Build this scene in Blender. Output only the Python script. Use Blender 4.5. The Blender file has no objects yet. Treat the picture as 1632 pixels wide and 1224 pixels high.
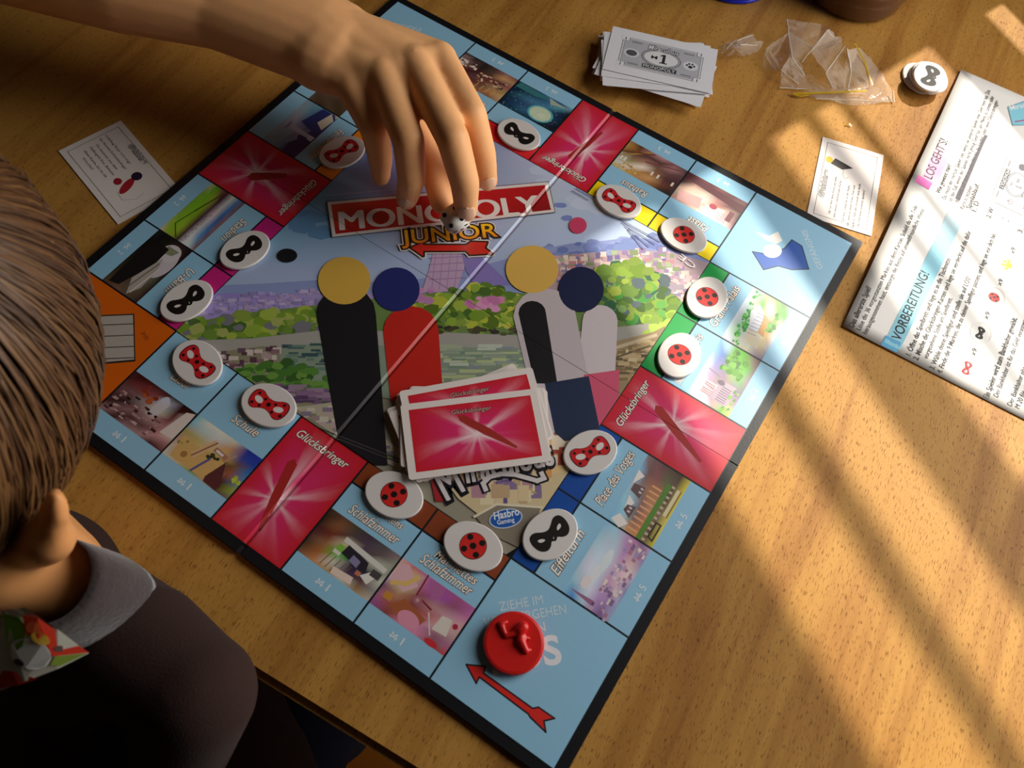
import bpy, bmesh, math, random
import numpy as np
from mathutils import Vector, Matrix
R = random.Random(7)
SC = bpy.context.scene
COL = SC.collection
# ------------------------------------------------------------------ camera, sky, sun, lights, exposure
ORD = ['', 'first', 'second', 'third', 'fourth', 'fifth', 'sixth', 'seventh', 'eighth', 'ninth', 'tenth', 'eleventh', 'twelfth', 'thirteenth']
FPX = 1240.6184
CAM = Vector((0.042933, -0.263451, 0.414178))
CX = Vector((0.9860811, 0.1483458, 0.0750839))      # camera right
CYD = Vector((0.1662651, -0.8798061, -0.4453057))   # camera down
CZF = Vector((0.0, 0.4515914, -0.8922249))          # camera forward
cd = bpy.data.cameras.new('camera')
cam = bpy.data.objects.new('camera', cd); COL.objects.link(cam)
cd.sensor_width = 36; cd.lens = FPX / 1632 * 36; cd.clip_start = 0.01; cd.clip_end = 50
cam.matrix_world = Matrix(((CX.x, -CYD.x, -CZF.x, CAM.x), (CX.y, -CYD.y, -CZF.y, CAM.y), (CX.z, -CYD.z, -CZF.z, CAM.z), (0, 0, 0, 1)))
cd.dof.use_dof = True; cd.dof.focus_distance = 0.50; cd.dof.aperture_fstop = 11
SC.camera = cam

w = bpy.data.worlds.new('sky'); SC.world = w; w.use_nodes = True
wn = w.node_tree.nodes; wl = w.node_tree.links
sky = wn.new('ShaderNodeTexSky'); sky.sky_type = 'NISHITA'; sky.sun_disc = False
sky.sun_elevation = math.radians(40); sky.sun_rotation = math.radians(45)
wl.new(sky.outputs[0], wn['Background'].inputs[0]); wn['Background'].inputs[1].default_value = 0.08

SUN_AZ, SUN_EL = math.radians(45), math.radians(42)
SUN = Vector((math.cos(SUN_AZ) * math.cos(SUN_EL), math.sin(SUN_AZ) * math.cos(SUN_EL), math.sin(SUN_EL)))
sl = bpy.data.lights.new('sun', 'SUN'); sl.energy = 5.2; sl.angle = math.radians(0.75); sl.color = (1.0, 0.93, 0.80)
sun = bpy.data.objects.new('sun', sl); COL.objects.link(sun); sun.location = SUN * 3
sun.rotation_euler = (-SUN).to_track_quat('-Z', 'Y').to_euler()

WN = Vector((0.8486, 0.529, 0)); WS = Vector((0.529, -0.8486, 0)); WD = 0.80   # window wall: normal, direction along it, distance
al = bpy.data.lights.new('window_daylight', 'AREA'); al.shape = 'RECTANGLE'; al.size = 1.1; al.size_y = 0.56; al.energy = 11.6; al.color = (1.0, 0.965, 0.91)
alo = bpy.data.objects.new('window_daylight', al); COL.objects.link(alo)
alo.location = WN * (WD - 0.075) + WS * 0.30 + Vector((0, 0, 0.385))
alo.rotation_euler = (-WN).to_track_quat('-Z', 'Z').to_euler()

SC.view_settings.view_transform = 'Standard'; SC.view_settings.look = 'None'
SC.view_settings.gamma = 1; SC.view_settings.use_curve_mapping = False
SC.view_settings.exposure = 0.0

# ------------------------------------------------------------------ helpers
def at(px, py, z=0.0):
    d = CX * ((px - 816) / FPX) + CYD * ((py - 612) / FPX) + CZF
    return CAM + d * ((z - CAM.z) / d.z)

def lin(c):
    c = c.lstrip('#')
    if len(c) == 3: c = ''.join(a + a for a in c)
    o = []
    for i in (0, 2, 4):
        v = int(c[i:i + 2], 16) / 255
        o.append(v / 12.92 if v <= .04045 else ((v + .055) / 1.055) ** 2.4)
    return (o[0], o[1], o[2], 1.0)

def tag(o, label=None, cat=None, group=None, kind=None):
    if label: o['label'] = label
    if cat: o['category'] = cat
    if group: o['group'] = group
    if kind: o['kind'] = kind
    return o

def empty(name, loc, rz=0.0):
    o = bpy.data.objects.new(name, None); COL.objects.link(o)
    o.empty_display_size = 0.01; o.location = loc; o.rotation_euler = (0, 0, rz)
    return o

def link(name, me, mat, parent=None, smooth=False):
    o = bpy.data.objects.new(name, me); COL.objects.link(o)
    if mat: me.materials.append(mat)
    if smooth:
        for p in me.polygons: p.use_smooth = True
    if parent: o.parent = parent
    return o

def from_bm(name, bm, mat, parent=None, smooth=False):
    me = bpy.data.meshes.new(name); bm.normal_update(); bm.to_mesh(me); bm.free()
    return link(name, me, mat, parent, smooth)

def copy_tree(o, parent=None):
    c = o.copy(); COL.objects.link(c)
    if parent: c.parent = parent
    for ch in list(o.children): copy_tree(ch, c)
    return c

def box(bm, x0, x1, y0, y1, z0, z1, bev=0.0):
    r = bmesh.ops.create_cube(bm, size=1)
    vs = r['verts']
    bmesh.ops.scale(bm, vec=(x1 - x0, y1 - y0, z1 - z0), verts=vs)
    bmesh.ops.translate(bm, vec=((x0 + x1) / 2, (y0 + y1) / 2, (z0 + z1) / 2), verts=vs)
    if bev:
        es = list({e for v in vs for e in v.link_edges})
        bmesh.ops.bevel(bm, geom=es, offset=bev, segments=2, affect='EDGES')

def capsule(bm, a, b, ra, rb, seg=14, flat=1.0, up=None):
    """tapered closed tube with rounded ends; flat squeezes it along 'up'"""
    a = Vector(a); b = Vector(b); d = b - a; L = d.length; d = d / L if L > 1e-6 else Vector((0, 0, 1))
    u = Vector(up) if up else (Vector((0, 0, 1)) if abs(d.z) < .9 else Vector((1, 0, 0)))
    u = (u - d * u.dot(d)).normalized(); s = d.cross(u)
    rings = []
    prof = []
    n = 4
    for i in range(n, -1, -1):
        t = math.pi / 2 * i / n; prof.append((-ra * math.sin(t), ra * math.cos(t)))
    for i in range(0, n + 1):
        t = math.pi / 2 * i / n; prof.append((L + rb * math.sin(t), rb * math.cos(t)))
    for (h, r) in prof:
        r = max(r, 1e-5)
        rings.append([bm.verts.new(a + d * h + s * (r * math.cos(2 * math.pi * k / seg)) + u * (flat * r * math.sin(2 * math.pi * k / seg))) for k in range(seg)])
    for i in range(len(rings) - 1):
        for k in range(seg):
            bm.faces.new((rings[i][k], rings[i][(k + 1) % seg], rings[i + 1][(k + 1) % seg], rings[i + 1][k]))
    bm.faces.new(rings[0][::-1]); bm.faces.new(rings[-1])

def ellipsoid(bm, c, rad, rot=None, seg=32):
    r = bmesh.ops.create_uvsphere(bm, u_segments=seg, v_segments=seg // 2, radius=1)
    m = Matrix.Translation(c) @ (rot.to_4x4() if rot else Matrix()) @ Matrix.Diagonal((rad[0], rad[1], rad[2], 1))
    bmesh.ops.transform(bm, matrix=m, verts=r['verts'])

def remeshed(name, bm, voxel, smooth_it, mat, parent=None, extra=None):
    """union the closed shapes of bm into one continuous skin"""
    me = bpy.data.meshes.new(name + '_raw'); bm.normal_update(); bm.to_mesh(me); bm.free()
    o = bpy.data.objects.new(name + '_raw', me); COL.objects.link(o)
    m = o.modifiers.new('r', 'REMESH'); m.mode = 'VOXEL'; m.voxel_size = voxel
    s = o.modifiers.new('s', 'SMOOTH'); s.factor = 0.5; s.iterations = smooth_it
    dg = bpy.context.evaluated_depsgraph_get(); dg.update()
    out = bpy.data.meshes.new_from_object(o.evaluated_get(dg))
    out.name = name
    bpy.data.objects.remove(o); bpy.data.meshes.remove(me)
    if extra: extra(out)
    return link(name, out, mat, parent, True)

# ------------------------------------------------------------------ materials
def mat(name, base='888', rough=.5, spec=.5, metal=0, coat=0, bump=None, var=None, sss=0, trans=0, ior=1.45, sheen=0):
    m = bpy.data.materials.new(name); m.use_nodes = True
    nt = m.node_tree; n = nt.nodes; b = n['Principled BSDF']
    c = lin(base) if isinstance(base, str) else base
    b.inputs['Base Color'].default_value = c
    b.inputs['Roughness'].default_value = rough; b.inputs['Specular IOR Level'].default_value = spec
    b.inputs['Metallic'].default_value = metal; b.inputs['Coat Weight'].default_value = coat; b.inputs['Coat Roughness'].default_value = .12
    b.inputs['IOR'].default_value = ior
    if trans: b.inputs['Transmission Weight'].default_value = trans
    if sheen: b.inputs['Sheen Weight'].default_value = sheen
    if sss:
        b.inputs['Subsurface Weight'].default_value = sss; b.inputs['Subsurface Radius'].default_value = (1, .35, .2); b.inputs['Subsurface Scale'].default_value = .004
    tc = n.new('ShaderNodeTexCoord')
    if var:   # (scale, amount)
        t = n.new('ShaderNodeTexNoise'); t.inputs['Scale'].default_value = var[0]; t.inputs['Detail'].default_value = 4
        nt.links.new(tc.outputs['Object'], t.inputs['Vector'])
        mx = n.new('ShaderNodeMix'); mx.data_type = 'RGBA'; mx.blend_type = 'MULTIPLY'; mx.inputs[0].default_value = 1
        rmp = n.new('ShaderNodeMapRange'); rmp.inputs[3].default_value = 1 - var[1]; rmp.inputs[4].default_value = 1 + var[1]
        nt.links.new(t.outputs['Fac'], rmp.inputs[0])
        mx.inputs[6].default_value = c; nt.links.new(rmp.outputs[0], mx.inputs[7]); nt.links.new(mx.outputs[2], b.inputs['Base Color'])
    if bump:  # (scale, strength, distance)
        t = n.new('ShaderNodeTexNoise'); t.inputs['Scale'].default_value = bump[0]; t.inputs['Detail'].default_value = 3
        nt.links.new(tc.outputs['Object'], t.inputs['Vector'])
        bp = n.new('ShaderNodeBump'); bp.inputs['Strength'].default_value = bump[1]; bp.inputs['Distance'].default_value = bump[2]
        nt.links.new(t.outputs['Fac'], bp.inputs['Height']); nt.links.new(bp.outputs[0], b.inputs['Normal'])
    return m

def print_mat(name, rough, spec=.5, grain=.03):
    m = mat(name, 'fff', rough, spec, bump=(900, .05, .0002))
    nt = m.node_tree; n = nt.nodes; b = n['Principled BSDF']
    a = n.new('ShaderNodeAttribute'); a.attribute_name = 'Col'
    t = n.new('ShaderNodeTexNoise'); t.inputs['Scale'].default_value = 700
    tc = n.new('ShaderNodeTexCoord'); nt.links.new(tc.outputs['Object'], t.inputs['Vector'])
    r = n.new('ShaderNodeMapRange'); r.inputs[3].default_value = 1 - grain; r.inputs[4].default_value = 1 + grain
    nt.links.new(t.outputs['Fac'], r.inputs[0])
    mx = n.new('ShaderNodeMix'); mx.data_type = 'RGBA'; mx.blend_type = 'MULTIPLY'; mx.inputs[0].default_value = 1
    nt.links.new(a.outputs['Color'], mx.inputs[6]); nt.links.new(r.outputs[0], mx.inputs[7]); nt.links.new(mx.outputs[2], b.inputs['Base Color'])
    return m

M_BOARD = print_mat('board_print', .36, .75)
M_CARD = print_mat('card_print', .38, .5)
M_PAPER = print_mat('paper_print', .55, .3)
M_CHIP = print_mat('chip_print', .42, .4)

# ------------------------------------------------------------------ flat print: polygons, strokes and lettering with their own ink colour
_gc = {}
def glyphs(s, off=0.0, shear=0.0, res=2):
    k = (s, off, shear, res)
    if k in _gc: return _gc[k]
    cu = bpy.data.curves.new('t', 'FONT'); cu.body = s; cu.size = 1; cu.resolution_u = res; cu.offset = off; cu.shear = shear
    o = bpy.data.objects.new('t', cu); COL.objects.link(o)
    dg = bpy.context.evaluated_depsgraph_get(); me = bpy.data.meshes.new_from_object(o.evaluated_get(dg))
    v = [(p.co.x, p.co.y) for p in me.vertices]; f = [tuple(p.vertices) for p in me.polygons]
    bpy.data.objects.remove(o); bpy.data.curves.remove(cu); bpy.data.meshes.remove(me)
    _gc[k] = (v, f); return _gc[k]

LAY = 0.00002
class Print:
    step = 2.5e-7
    def __init__(s, tf=None, zf=None):
        s.tf = tf or (lambda x, y: (x, y)); s.zf = zf; s.v = []; s.f = []; s.c = []; s.n = 0
    def add(s, pts, faces, cols, lay):      # pts already local
        o = len(s.v)
        zz = lay * LAY + s.n * s.step; s.n += 1
        for (x, y) in pts: s.v.append((x, y, zz + (s.zf(x, y) if s.zf else 0)))
        s.c += cols; s.f += [tuple(i + o for i in f) for f in faces]
    def poly(s, pts, col, lay=1):
        P = [s.tf(*p) for p in pts]
        a = sum(P[i][0] * P[(i + 1) % len(P)][1] - P[(i + 1) % len(P)][0] * P[i][1] for i in range(len(P)))
        if a < 0: P = P[::-1]
        s.add(P, [tuple(range(len(P)))], [lin(col)] * len(P), lay)
    def rect(s, x0, y0, x1, y1, col, lay=1): s.poly([(x0, y0), (x1, y0), (x1, y1), (x0, y1)], col, lay)
    def ell(s, cx, cy, rx, ry, col, lay=1, rot=0, n=28):
        c, q = math.cos(rot), math.sin(rot)
        s.poly([(cx + rx * math.cos(t) * c - ry * math.sin(t) * q, cy + rx * math.cos(t) * q + ry * math.sin(t) * c) for t in [2 * math.pi * i / n for i in range(n)]], col, lay)
    def line(s, pts, wid, col, lay=1, closed=False):   # wid in metres
        P = [Vector(s.tf(*p)) for p in pts]
        if closed: P.append(P[0]); 
        for a, b in zip(P, P[1:]):
            d = b - a
            if d.length < 1e-7: continue
            d.normalize(); n = Vector((-d.y, d.x)) * wid / 2; e = d * wid / 2 * .8
            s.add([tuple(a - e - n), tuple(b + e - n), tuple(b + e + n), tuple(a - e + n)], [(0, 1, 2, 3)], [lin(col)] * 4, lay)
    def grid(s, xs, ys, rows, lay=1, k=1.0):
        nx, ny = len(xs), len(ys); C = []
        for r in rows:
            for h in r.split():
                c = lin(h); C.append((c[0] * k, c[1] * k, c[2] * k, 1))
        P = [s.tf(x, y) for y in ys for x in xs]; F = []
        for j in range(ny - 1):
            for i in range(nx - 1):
                f = (j * nx + i, j * nx + i + 1, (j + 1) * nx + i + 1, (j + 1) * nx + i)
                a, b, c = [P[q] for q in f[:3]]
                if (b[0] - a[0]) * (c[1] - a[1]) - (b[1] - a[1]) * (c[0] - a[0]) < 0: f = f[::-1]
                F.append(f)
        s.add(P, F, C, lay)
    def text(s, t, p0, p1, h, col, lay=3, off=0.0, shear=0.0, outline=None, lift=0.0):
        """fit the string between p0 and p1 (baseline), cap height h metres; col may be (bottom, top)"""
        a = Vector(s.tf(*p0)); b = Vector(s.tf(*p1)); d = b - a; up = Vector((-d.y, d.x)).normalized() * h
        res = 6 if h > .006 else 3 if h > .003 else 2; v0, _ = glyphs(t, 0.0, shear, res)
        x0 = min(q[0] for q in v0); x1 = max(q[0] for q in v0)
        jobs = [(off, col, lay)]
        if outline: jobs.insert(0, (outline[1], outline[0], lay - 1))
        for of, cl, la in jobs:
            v, f = glyphs(t, of, shear, res)
            P = []; C = []
            for (x, y) in v:
                P.append(tuple(a + d * ((x - x0) / (x1 - x0)) + up * (y / .69 + lift)))
                if isinstance(cl, tuple):
                    k = min(1, max(0, y / .69)); c0, c1 = lin(cl[0]), lin(cl[1]); C.append(tuple(c0[i] * (1 - k) + c1[i] * k for i in range(4)))
                else: C.append(lin(cl))
            s.add(P, f, C, la)
    def blobs(s, reg, n, size, cols, lay=2, squash=.7, seed=1):
        r = random.Random(seed); P = [s.tf(*p) for p in reg]
        xs = [p[0] for p in reg]; ys = [p[1] for p in reg]; k = 0; tries = 0
        while k < n and tries < n * 30:
            tries += 1
            x = r.uniform(min(xs), max(xs)); y = r.uniform(min(ys), max(ys)); ins = False; j = len(reg) - 1
            for i in range(len(reg)):
                if (reg[i][1] > y) != (reg[j][1] > y) and x < (reg[j][0] - reg[i][0]) * (y - reg[i][1]) / (reg[j][1] - reg[i][1]) + reg[i][0]: ins = not ins
                j = i
            if not ins: continue
            q = size * r.uniform(.5, 1.3); rt = r.uniform(0, 6.3)
            m = 7; s.poly([(x + q * r.uniform(.7, 1.1) * math.cos(rt + 6.283 * i / m), y + q * squash * r.uniform(.7, 1.1) * math.sin(rt + 6.283 * i / m)) for i in range(m)], r.choice(cols), lay + (k % 5) * .15)
            k += 1
    def bits(s, reg, n, w_, h_, cols, lay=2, seed=1):
        r = random.Random(seed)
        x0, x1 = min(p[0] for p in reg), max(p[0] for p in reg); y0, y1 = min(p[1] for p in reg), max(p[1] for p in reg)
        for i in range(n):
            t = r.random(); u = r.random()
            q = [reg[0][k] * (1 - t) * (1 - u) + reg[1][k] * t * (1 - u) + reg[2][k] * t * u + reg[3][k] * (1 - t) * u for k in (0, 1)]
            a, b = w_ * r.uniform(.5, 1.3), h_ * r.uniform(.5, 1.3)
            s.rect(q[0] - a, q[1] - b, q[0] + a, q[1] + b, r.choice(cols), lay + (i % 5) * .15)
    def build(s, name, m, parent=None, z=0.0, post=None):
        me = bpy.data.meshes.new(name)
        me.from_pydata([(a, b, c + z) for a, b, c in s.v], [], s.f)
        ca = me.color_attributes.new('Col', 'FLOAT_COLOR', 'POINT')
        ca.data.foreach_set('color', np.array(s.c, dtype=np.float32).ravel())
        if post: post(me)
        me.update()
        return link(name, me, m, parent)
# ------------------------------------------------------------------ room: floor, ceiling, walls, the window the sun comes through, unseen bars added to stripe its light
M_WALL = mat('wall_paint', '4e4438', .9, .2, bump=(60, .1, .002))
M_CEIL = mat('ceiling_paint', '565048', .9, .2, bump=(60, .1, .002))
M_FLOOR = mat('floor_wood', '9a6a2c', .5, .4, var=(9, .25))
M_FRAME = mat('window_paint', 'd8d4cc', .4, .5, bump=(200, .1, .0005))
ZF, ZC = -0.75, 1.75
def quad_slab(name, c, ex, ey, hx, hy, th, m):
    """slab centred at c spanned by ex, ey with half sizes, thickness th along ex x ey"""
    bm = bmesh.new(); box(bm, -hx, hx, -hy, hy, -th / 2, th / 2)
    ez = ex.cross(ey)
    bmesh.ops.transform(bm, matrix=Matrix(((ex.x, ey.x, ez.x, c.x), (ex.y, ey.y, ez.y, c.y), (ex.z, ey.z, ez.z, c.z), (0, 0, 0, 1))), verts=bm.verts)
    return tag(from_bm(name, bm, m), kind='structure')
UPV = Vector((0, 0, 1)); ZM = (ZF + ZC) / 2; HZ = (ZC - ZF) / 2
RC = WN * (WD - 1.6) + WS * 0.3           # room centre
quad_slab('floor', RC + Vector((0, 0, ZF - .03)), WN, -WS, 1.75, 2.0, .06, M_FLOOR)
quad_slab('ceiling', RC + Vector((0, 0, ZC + .03)), WN, -WS, 1.75, 2.0, .06, M_CEIL)
quad_slab('wall_left', RC - WN * 1.65 + UPV * ZM, WS, UPV, 2.0, HZ, .08, M_WALL)
quad_slab('wall_back', RC - WS * 1.9 + UPV * ZM, WN, UPV, 1.7, HZ, .08, M_WALL)
quad_slab('wall_front', RC + WS * 1.9 + UPV * ZM, WN, UPV, 1.7, HZ, .08, M_WALL)
# the window wall: pieces round an opening
kz = SUN.z / SUN.dot(WN); ks = SUN.dot(WS) / SUN.dot(WN)
def wz(a): return (WD - a) * kz           # height in the window plane whose light or shade falls on the table at depth a
Z0, Z1 = wz(0.60), wz(0.094)
S0 = -0.068 + (WD - .27) * ks; S1 = 1.15
rw = bmesh.new()
def wp(bm, s0, s1, z0, z1, d0, d1):
    b2 = bmesh.new(); box(b2, d0, d1, s0, s1, z0, z1)
    bmesh.ops.transform(b2, matrix=Matrix(((WN.x, WS.x, 0, 0), (WN.y, WS.y, 0, 0), (0, 0, 1, 0), (0, 0, 0, 1))), verts=b2.verts)
    bmesh.ops.reverse_faces(b2, faces=b2.faces)
    t = bpy.data.meshes.new('t'); b2.to_mesh(t); b2.free(); bm.from_mesh(t); bpy.data.meshes.remove(t)
wp(rw, -1.65, S0, ZF, ZC, WD - .06, WD); wp(rw, S1, 2.25, ZF, ZC, WD - .06, WD)
wp(rw, S0, S1, ZF, Z0, WD - .06, WD); wp(rw, S0, S1, Z1, ZC, WD - .06, WD)
tag(from_bm('wall_right', rw, M_WALL), kind='structure')
win = tag(empty('window_1', WN * WD + WS * ((S0 + S1) / 2) + Vector((0, 0, Z0))), kind='structure')
fb = bmesh.new()
for s0, s1, z0, z1 in ((S0, S0 + .02, Z0, Z1), (S1 - .02, S1, Z0, Z1), (S0, S1, Z0, Z0 + .02), (S0, S1, Z1, Z1 + .02)): wp(fb, s0, s1, z0, z1, WD - .02, WD)
fo = from_bm('window_frame', fb, M_FRAME); fo.parent = win; fo.matrix_parent_inverse = Matrix.Translation(-win.location)
for a0, a1 in ((.142, .156), (.208, .253), (.293, .301), (.328, .333), (.440, .505), (.56, .575)):  # unseen bars, placed and sized to throw the shade stripes on the table
    sb = bmesh.new(); wp(sb, S0, S1, wz(a1), wz(a0), WD + .004, WD + .012)
    so = from_bm('shade_bar', sb, M_FRAME); so.parent = win; so.matrix_parent_inverse = Matrix.Translation(-win.location)

# ------------------------------------------------------------------ dining table
M_WOOD = bpy.data.materials.new('table_wood'); M_WOOD.use_nodes = True
def wood_nodes(m, c_dark, c_mid, c_light, rough=.55):
    nt = m.node_tree; n = nt.nodes; L_ = nt.links; b = n['Principled BSDF']
    b.inputs['Roughness'].default_value = rough; b.inputs['Specular IOR Level'].default_value = .2
    tc = n.new('ShaderNodeTexCoord')
    def noise(sx, sy, sz, sc, det=4, dis=0):
        mp = n.new('ShaderNodeMapping'); mp.inputs['Scale'].default_value = (sx, sy, sz); L_.new(tc.outputs['Object'], mp.inputs['Vector'])
        t = n.new('ShaderNodeTexNoise'); t.inputs['Scale'].default_value = sc; t.inputs['Detail'].default_value = det; t.inputs['Distortion'].default_value = dis
        L_.new(mp.outputs[0], t.inputs['Vector']); return t
    t1 = noise(26, 2.2, 4, 2.0, 6, .5); t2 = noise(160, 9, 20, 1.6, 4); t3 = noise(1.4, .9, 1, 3.0, 3)
    ad = n.new('ShaderNodeMath'); ad.operation = 'MULTIPLY_ADD'; ad.inputs[1].default_value = .35; L_.new(t2.outputs[0], ad.inputs[0]); L_.new(t1.outputs[0], ad.inputs[2])
    ad2 = n.new('ShaderNodeMath'); ad2.operation = 'MULTIPLY_ADD'; ad2.inputs[1].default_value = .5; L_.new(t3.outputs[0], ad2.inputs[0]); L_.new(ad.outputs[0], ad2.inputs[2])
    cr = n.new('ShaderNodeValToRGB'); L_.new(ad2.outputs[0], cr.inputs[0])
    e = cr.color_ramp.elements; e[0].position = .60; e[0].color = lin(c_dark); e[1].position = 1.18 if False else 1.0; e[1].color = lin(c_light)
    q = cr.color_ramp.elements.new(.80); q.color = lin(c_mid)
    # open pores: short dark dashes along the grain
    p = noise(1500, 230, 100, 1.0, 1); pr = n.new('ShaderNodeMapRange'); pr.inputs[1].default_value = .60; pr.inputs[2].default_value = .70
    L_.new(p.outputs[0], pr.inputs[0])
    mx = n.new('ShaderNodeMix'); mx.data_type = 'RGBA'; mx.blend_type = 'MULTIPLY'; L_.new(pr.outputs[0], mx.inputs[0]); L_.new(cr.outputs[0], mx.inputs[6]); mx.inputs[7].default_value = (.55, .47, .40, 1)
    # worn spots
    sp = noise(1, 1, 1, 17, 2); sr = n.new('ShaderNodeMapRange'); sr.inputs[1].default_value = .66; sr.inputs[2].default_value = .74; L_.new(sp.outputs[0], sr.inputs[0])
    mx2 = n.new('ShaderNodeMix'); mx2.data_type = 'RGBA'; mx2.blend_type = 'MULTIPLY'; L_.new(sr.outputs[0], mx2.inputs[0]); L_.new(mx.outputs[2], mx2.inputs[6]); mx2.inputs[7].default_value = (.72, .62, .52, 1)
    L_.new(mx2.outputs[2], b.inputs['Base Color'])
    bp = n.new('ShaderNodeBump'); bp.inputs['Strength'].default_value = .35; bp.inputs['Distance'].default_value = .0006; bp.invert = True
    sm = n.new('ShaderNodeMath'); sm.operation = 'MULTIPLY_ADD'; sm.inputs[1].default_value = .5; L_.new(t2.outputs[0], sm.inputs[0]); L_.new(pr.outputs[0], sm.inputs[2])
    L_.new(sm.outputs[0], bp.inputs['Height']); L_.new(bp.outputs[0], b.inputs['Normal'])
wood_nodes(M_WOOD, '8a5820', 'a77332', 'bb883f')
EA = at(400, 1074.5); EB = at(639, 1224)
TA = math.atan2(EB.y - EA.y, EB.x - EA.x)
table = tag(empty('dining_table', (EA.x, EA.y, 0), TA), 'brown wooden dining table with worn grain carrying the whole board game', 'table')
bm = bmesh.new(); box(bm, -.62, .41, 0, .79, -.032, 0, .004); from_bm('tabletop', bm, M_WOOD, table)
bm = bmesh.new()
for x0, x1, y0, y1 in ((-.52, .33, .10, .125), (-.52, .33, .665, .69), (-.52, -.495, .125, .665), (.305, .33, .125, .665)): box(bm, x0, x1, y0, y1, -.12, -.032)
from_bm('apron', bm, M_WOOD, table)
for x in (-.55, .30):
    for y in (.08, .66):
        bm = bmesh.new(); box(bm, x, x + .06, y, y + .06, -.75, -.032, .004); from_bm('leg', bm, M_WOOD, table)
# ------------------------------------------------------------------ the game board
W = 0.0475; CC = 1.54147; LL = 2 * CC + 5; BT = 0.003
BANG = math.atan2(-0.42132186, 0.90691118)       # board local X
CB, SB = math.cos(BANG), math.sin(BANG)
def bl(px, py, z=BT):                              # pixel on the board top -> board local metres
    p = at(px, py, z); return (p.x * CB + p.y * SB, -p.x * SB + p.y * CB)
def bw(x, y): return (x * CB - y * SB, x * SB + y * CB)
def sidef(k):                                      # space frame (x along, y inward, unit = one space) -> board local metres
    H = LL / 2
    return {0: lambda x, y: ((x - H) * W, (y - H) * W), 1: lambda x, y: ((H - y) * W, (x - H) * W),
            2: lambda x, y: ((H - x) * W, (H - y) * W), 3: lambda x, y: ((y - H) * W, (H - x) * W)}[k]
board = tag(empty('game_board', (0, 0, 0), BANG), 'square light blue board game laid open on the table under the reaching hand', 'board game')
M_EDGE = mat('board_black', '17161a', .38, .4, bump=(700, .1, .0003))
M_HINGE = mat('board_hinge', '2c2a2e', .5, .4, bump=(600, .1, .0003))
HB = LL / 2 * W + .119 * W
for sx in (-1, 1):
    for sy in (-1, 1):
        bm = bmesh.new(); a = sorted((sx * .0016, sx * HB)); b = sorted((sy * .00015, sy * HB))
        box(bm, a[0], a[1], b[0], b[1], .0007, BT - .0001, .0003); from_bm('board_quarter', bm, M_EDGE, board)
bm = bmesh.new(); box(bm, -.0017, .0017, -HB + .0004, HB - .0004, .0007, BT - .0012); from_bm('fold_hinge', bm, M_HINGE, board)

def crease(me):
    """run the print down into the fold and open the seam between the quarters"""
    bm = bmesh.new(); bm.from_mesh(me)
    for x in (-.0017, -.0010, 0, .0010, .0017):
        bmesh.ops.bisect_plane(bm, geom=bm.verts[:] + bm.edges[:] + bm.faces[:], plane_co=(x, 0, 0), plane_no=(1, 0, 0), dist=1e-7)
    for y in (-.00014, .00014):
        bmesh.ops.bisect_plane(bm, geom=bm.verts[:] + bm.edges[:] + bm.faces[:], plane_co=(0, y, 0), plane_no=(0, 1, 0), dist=1e-7)
    bmesh.ops.delete(bm, geom=[f for f in bm.faces if abs(f.calc_center_median().y) < .00013], context='FACES')
    for v in bm.verts:
        x = abs(v.co.x)
        if x < .0016: v.co.z -= .0008 * (1 - x / .0016) ** .8 if x > 1e-6 else .0009
    bm.to_mesh(me); bm.free()
def clip_art(me):
    bm = bmesh.new(); bm.from_mesh(me); h = (LL / 2 - CC) * W
    for n in ((1, 0, 0), (-1, 0, 0), (0, 1, 0), (0, -1, 0)):
        bmesh.ops.bisect_plane(bm, geom=bm.verts[:] + bm.edges[:] + bm.faces[:], plane_co=Vector(n) * h, plane_no=n, clear_outer=True)
    bm.to_mesh(me); bm.free(); crease(me)

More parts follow.
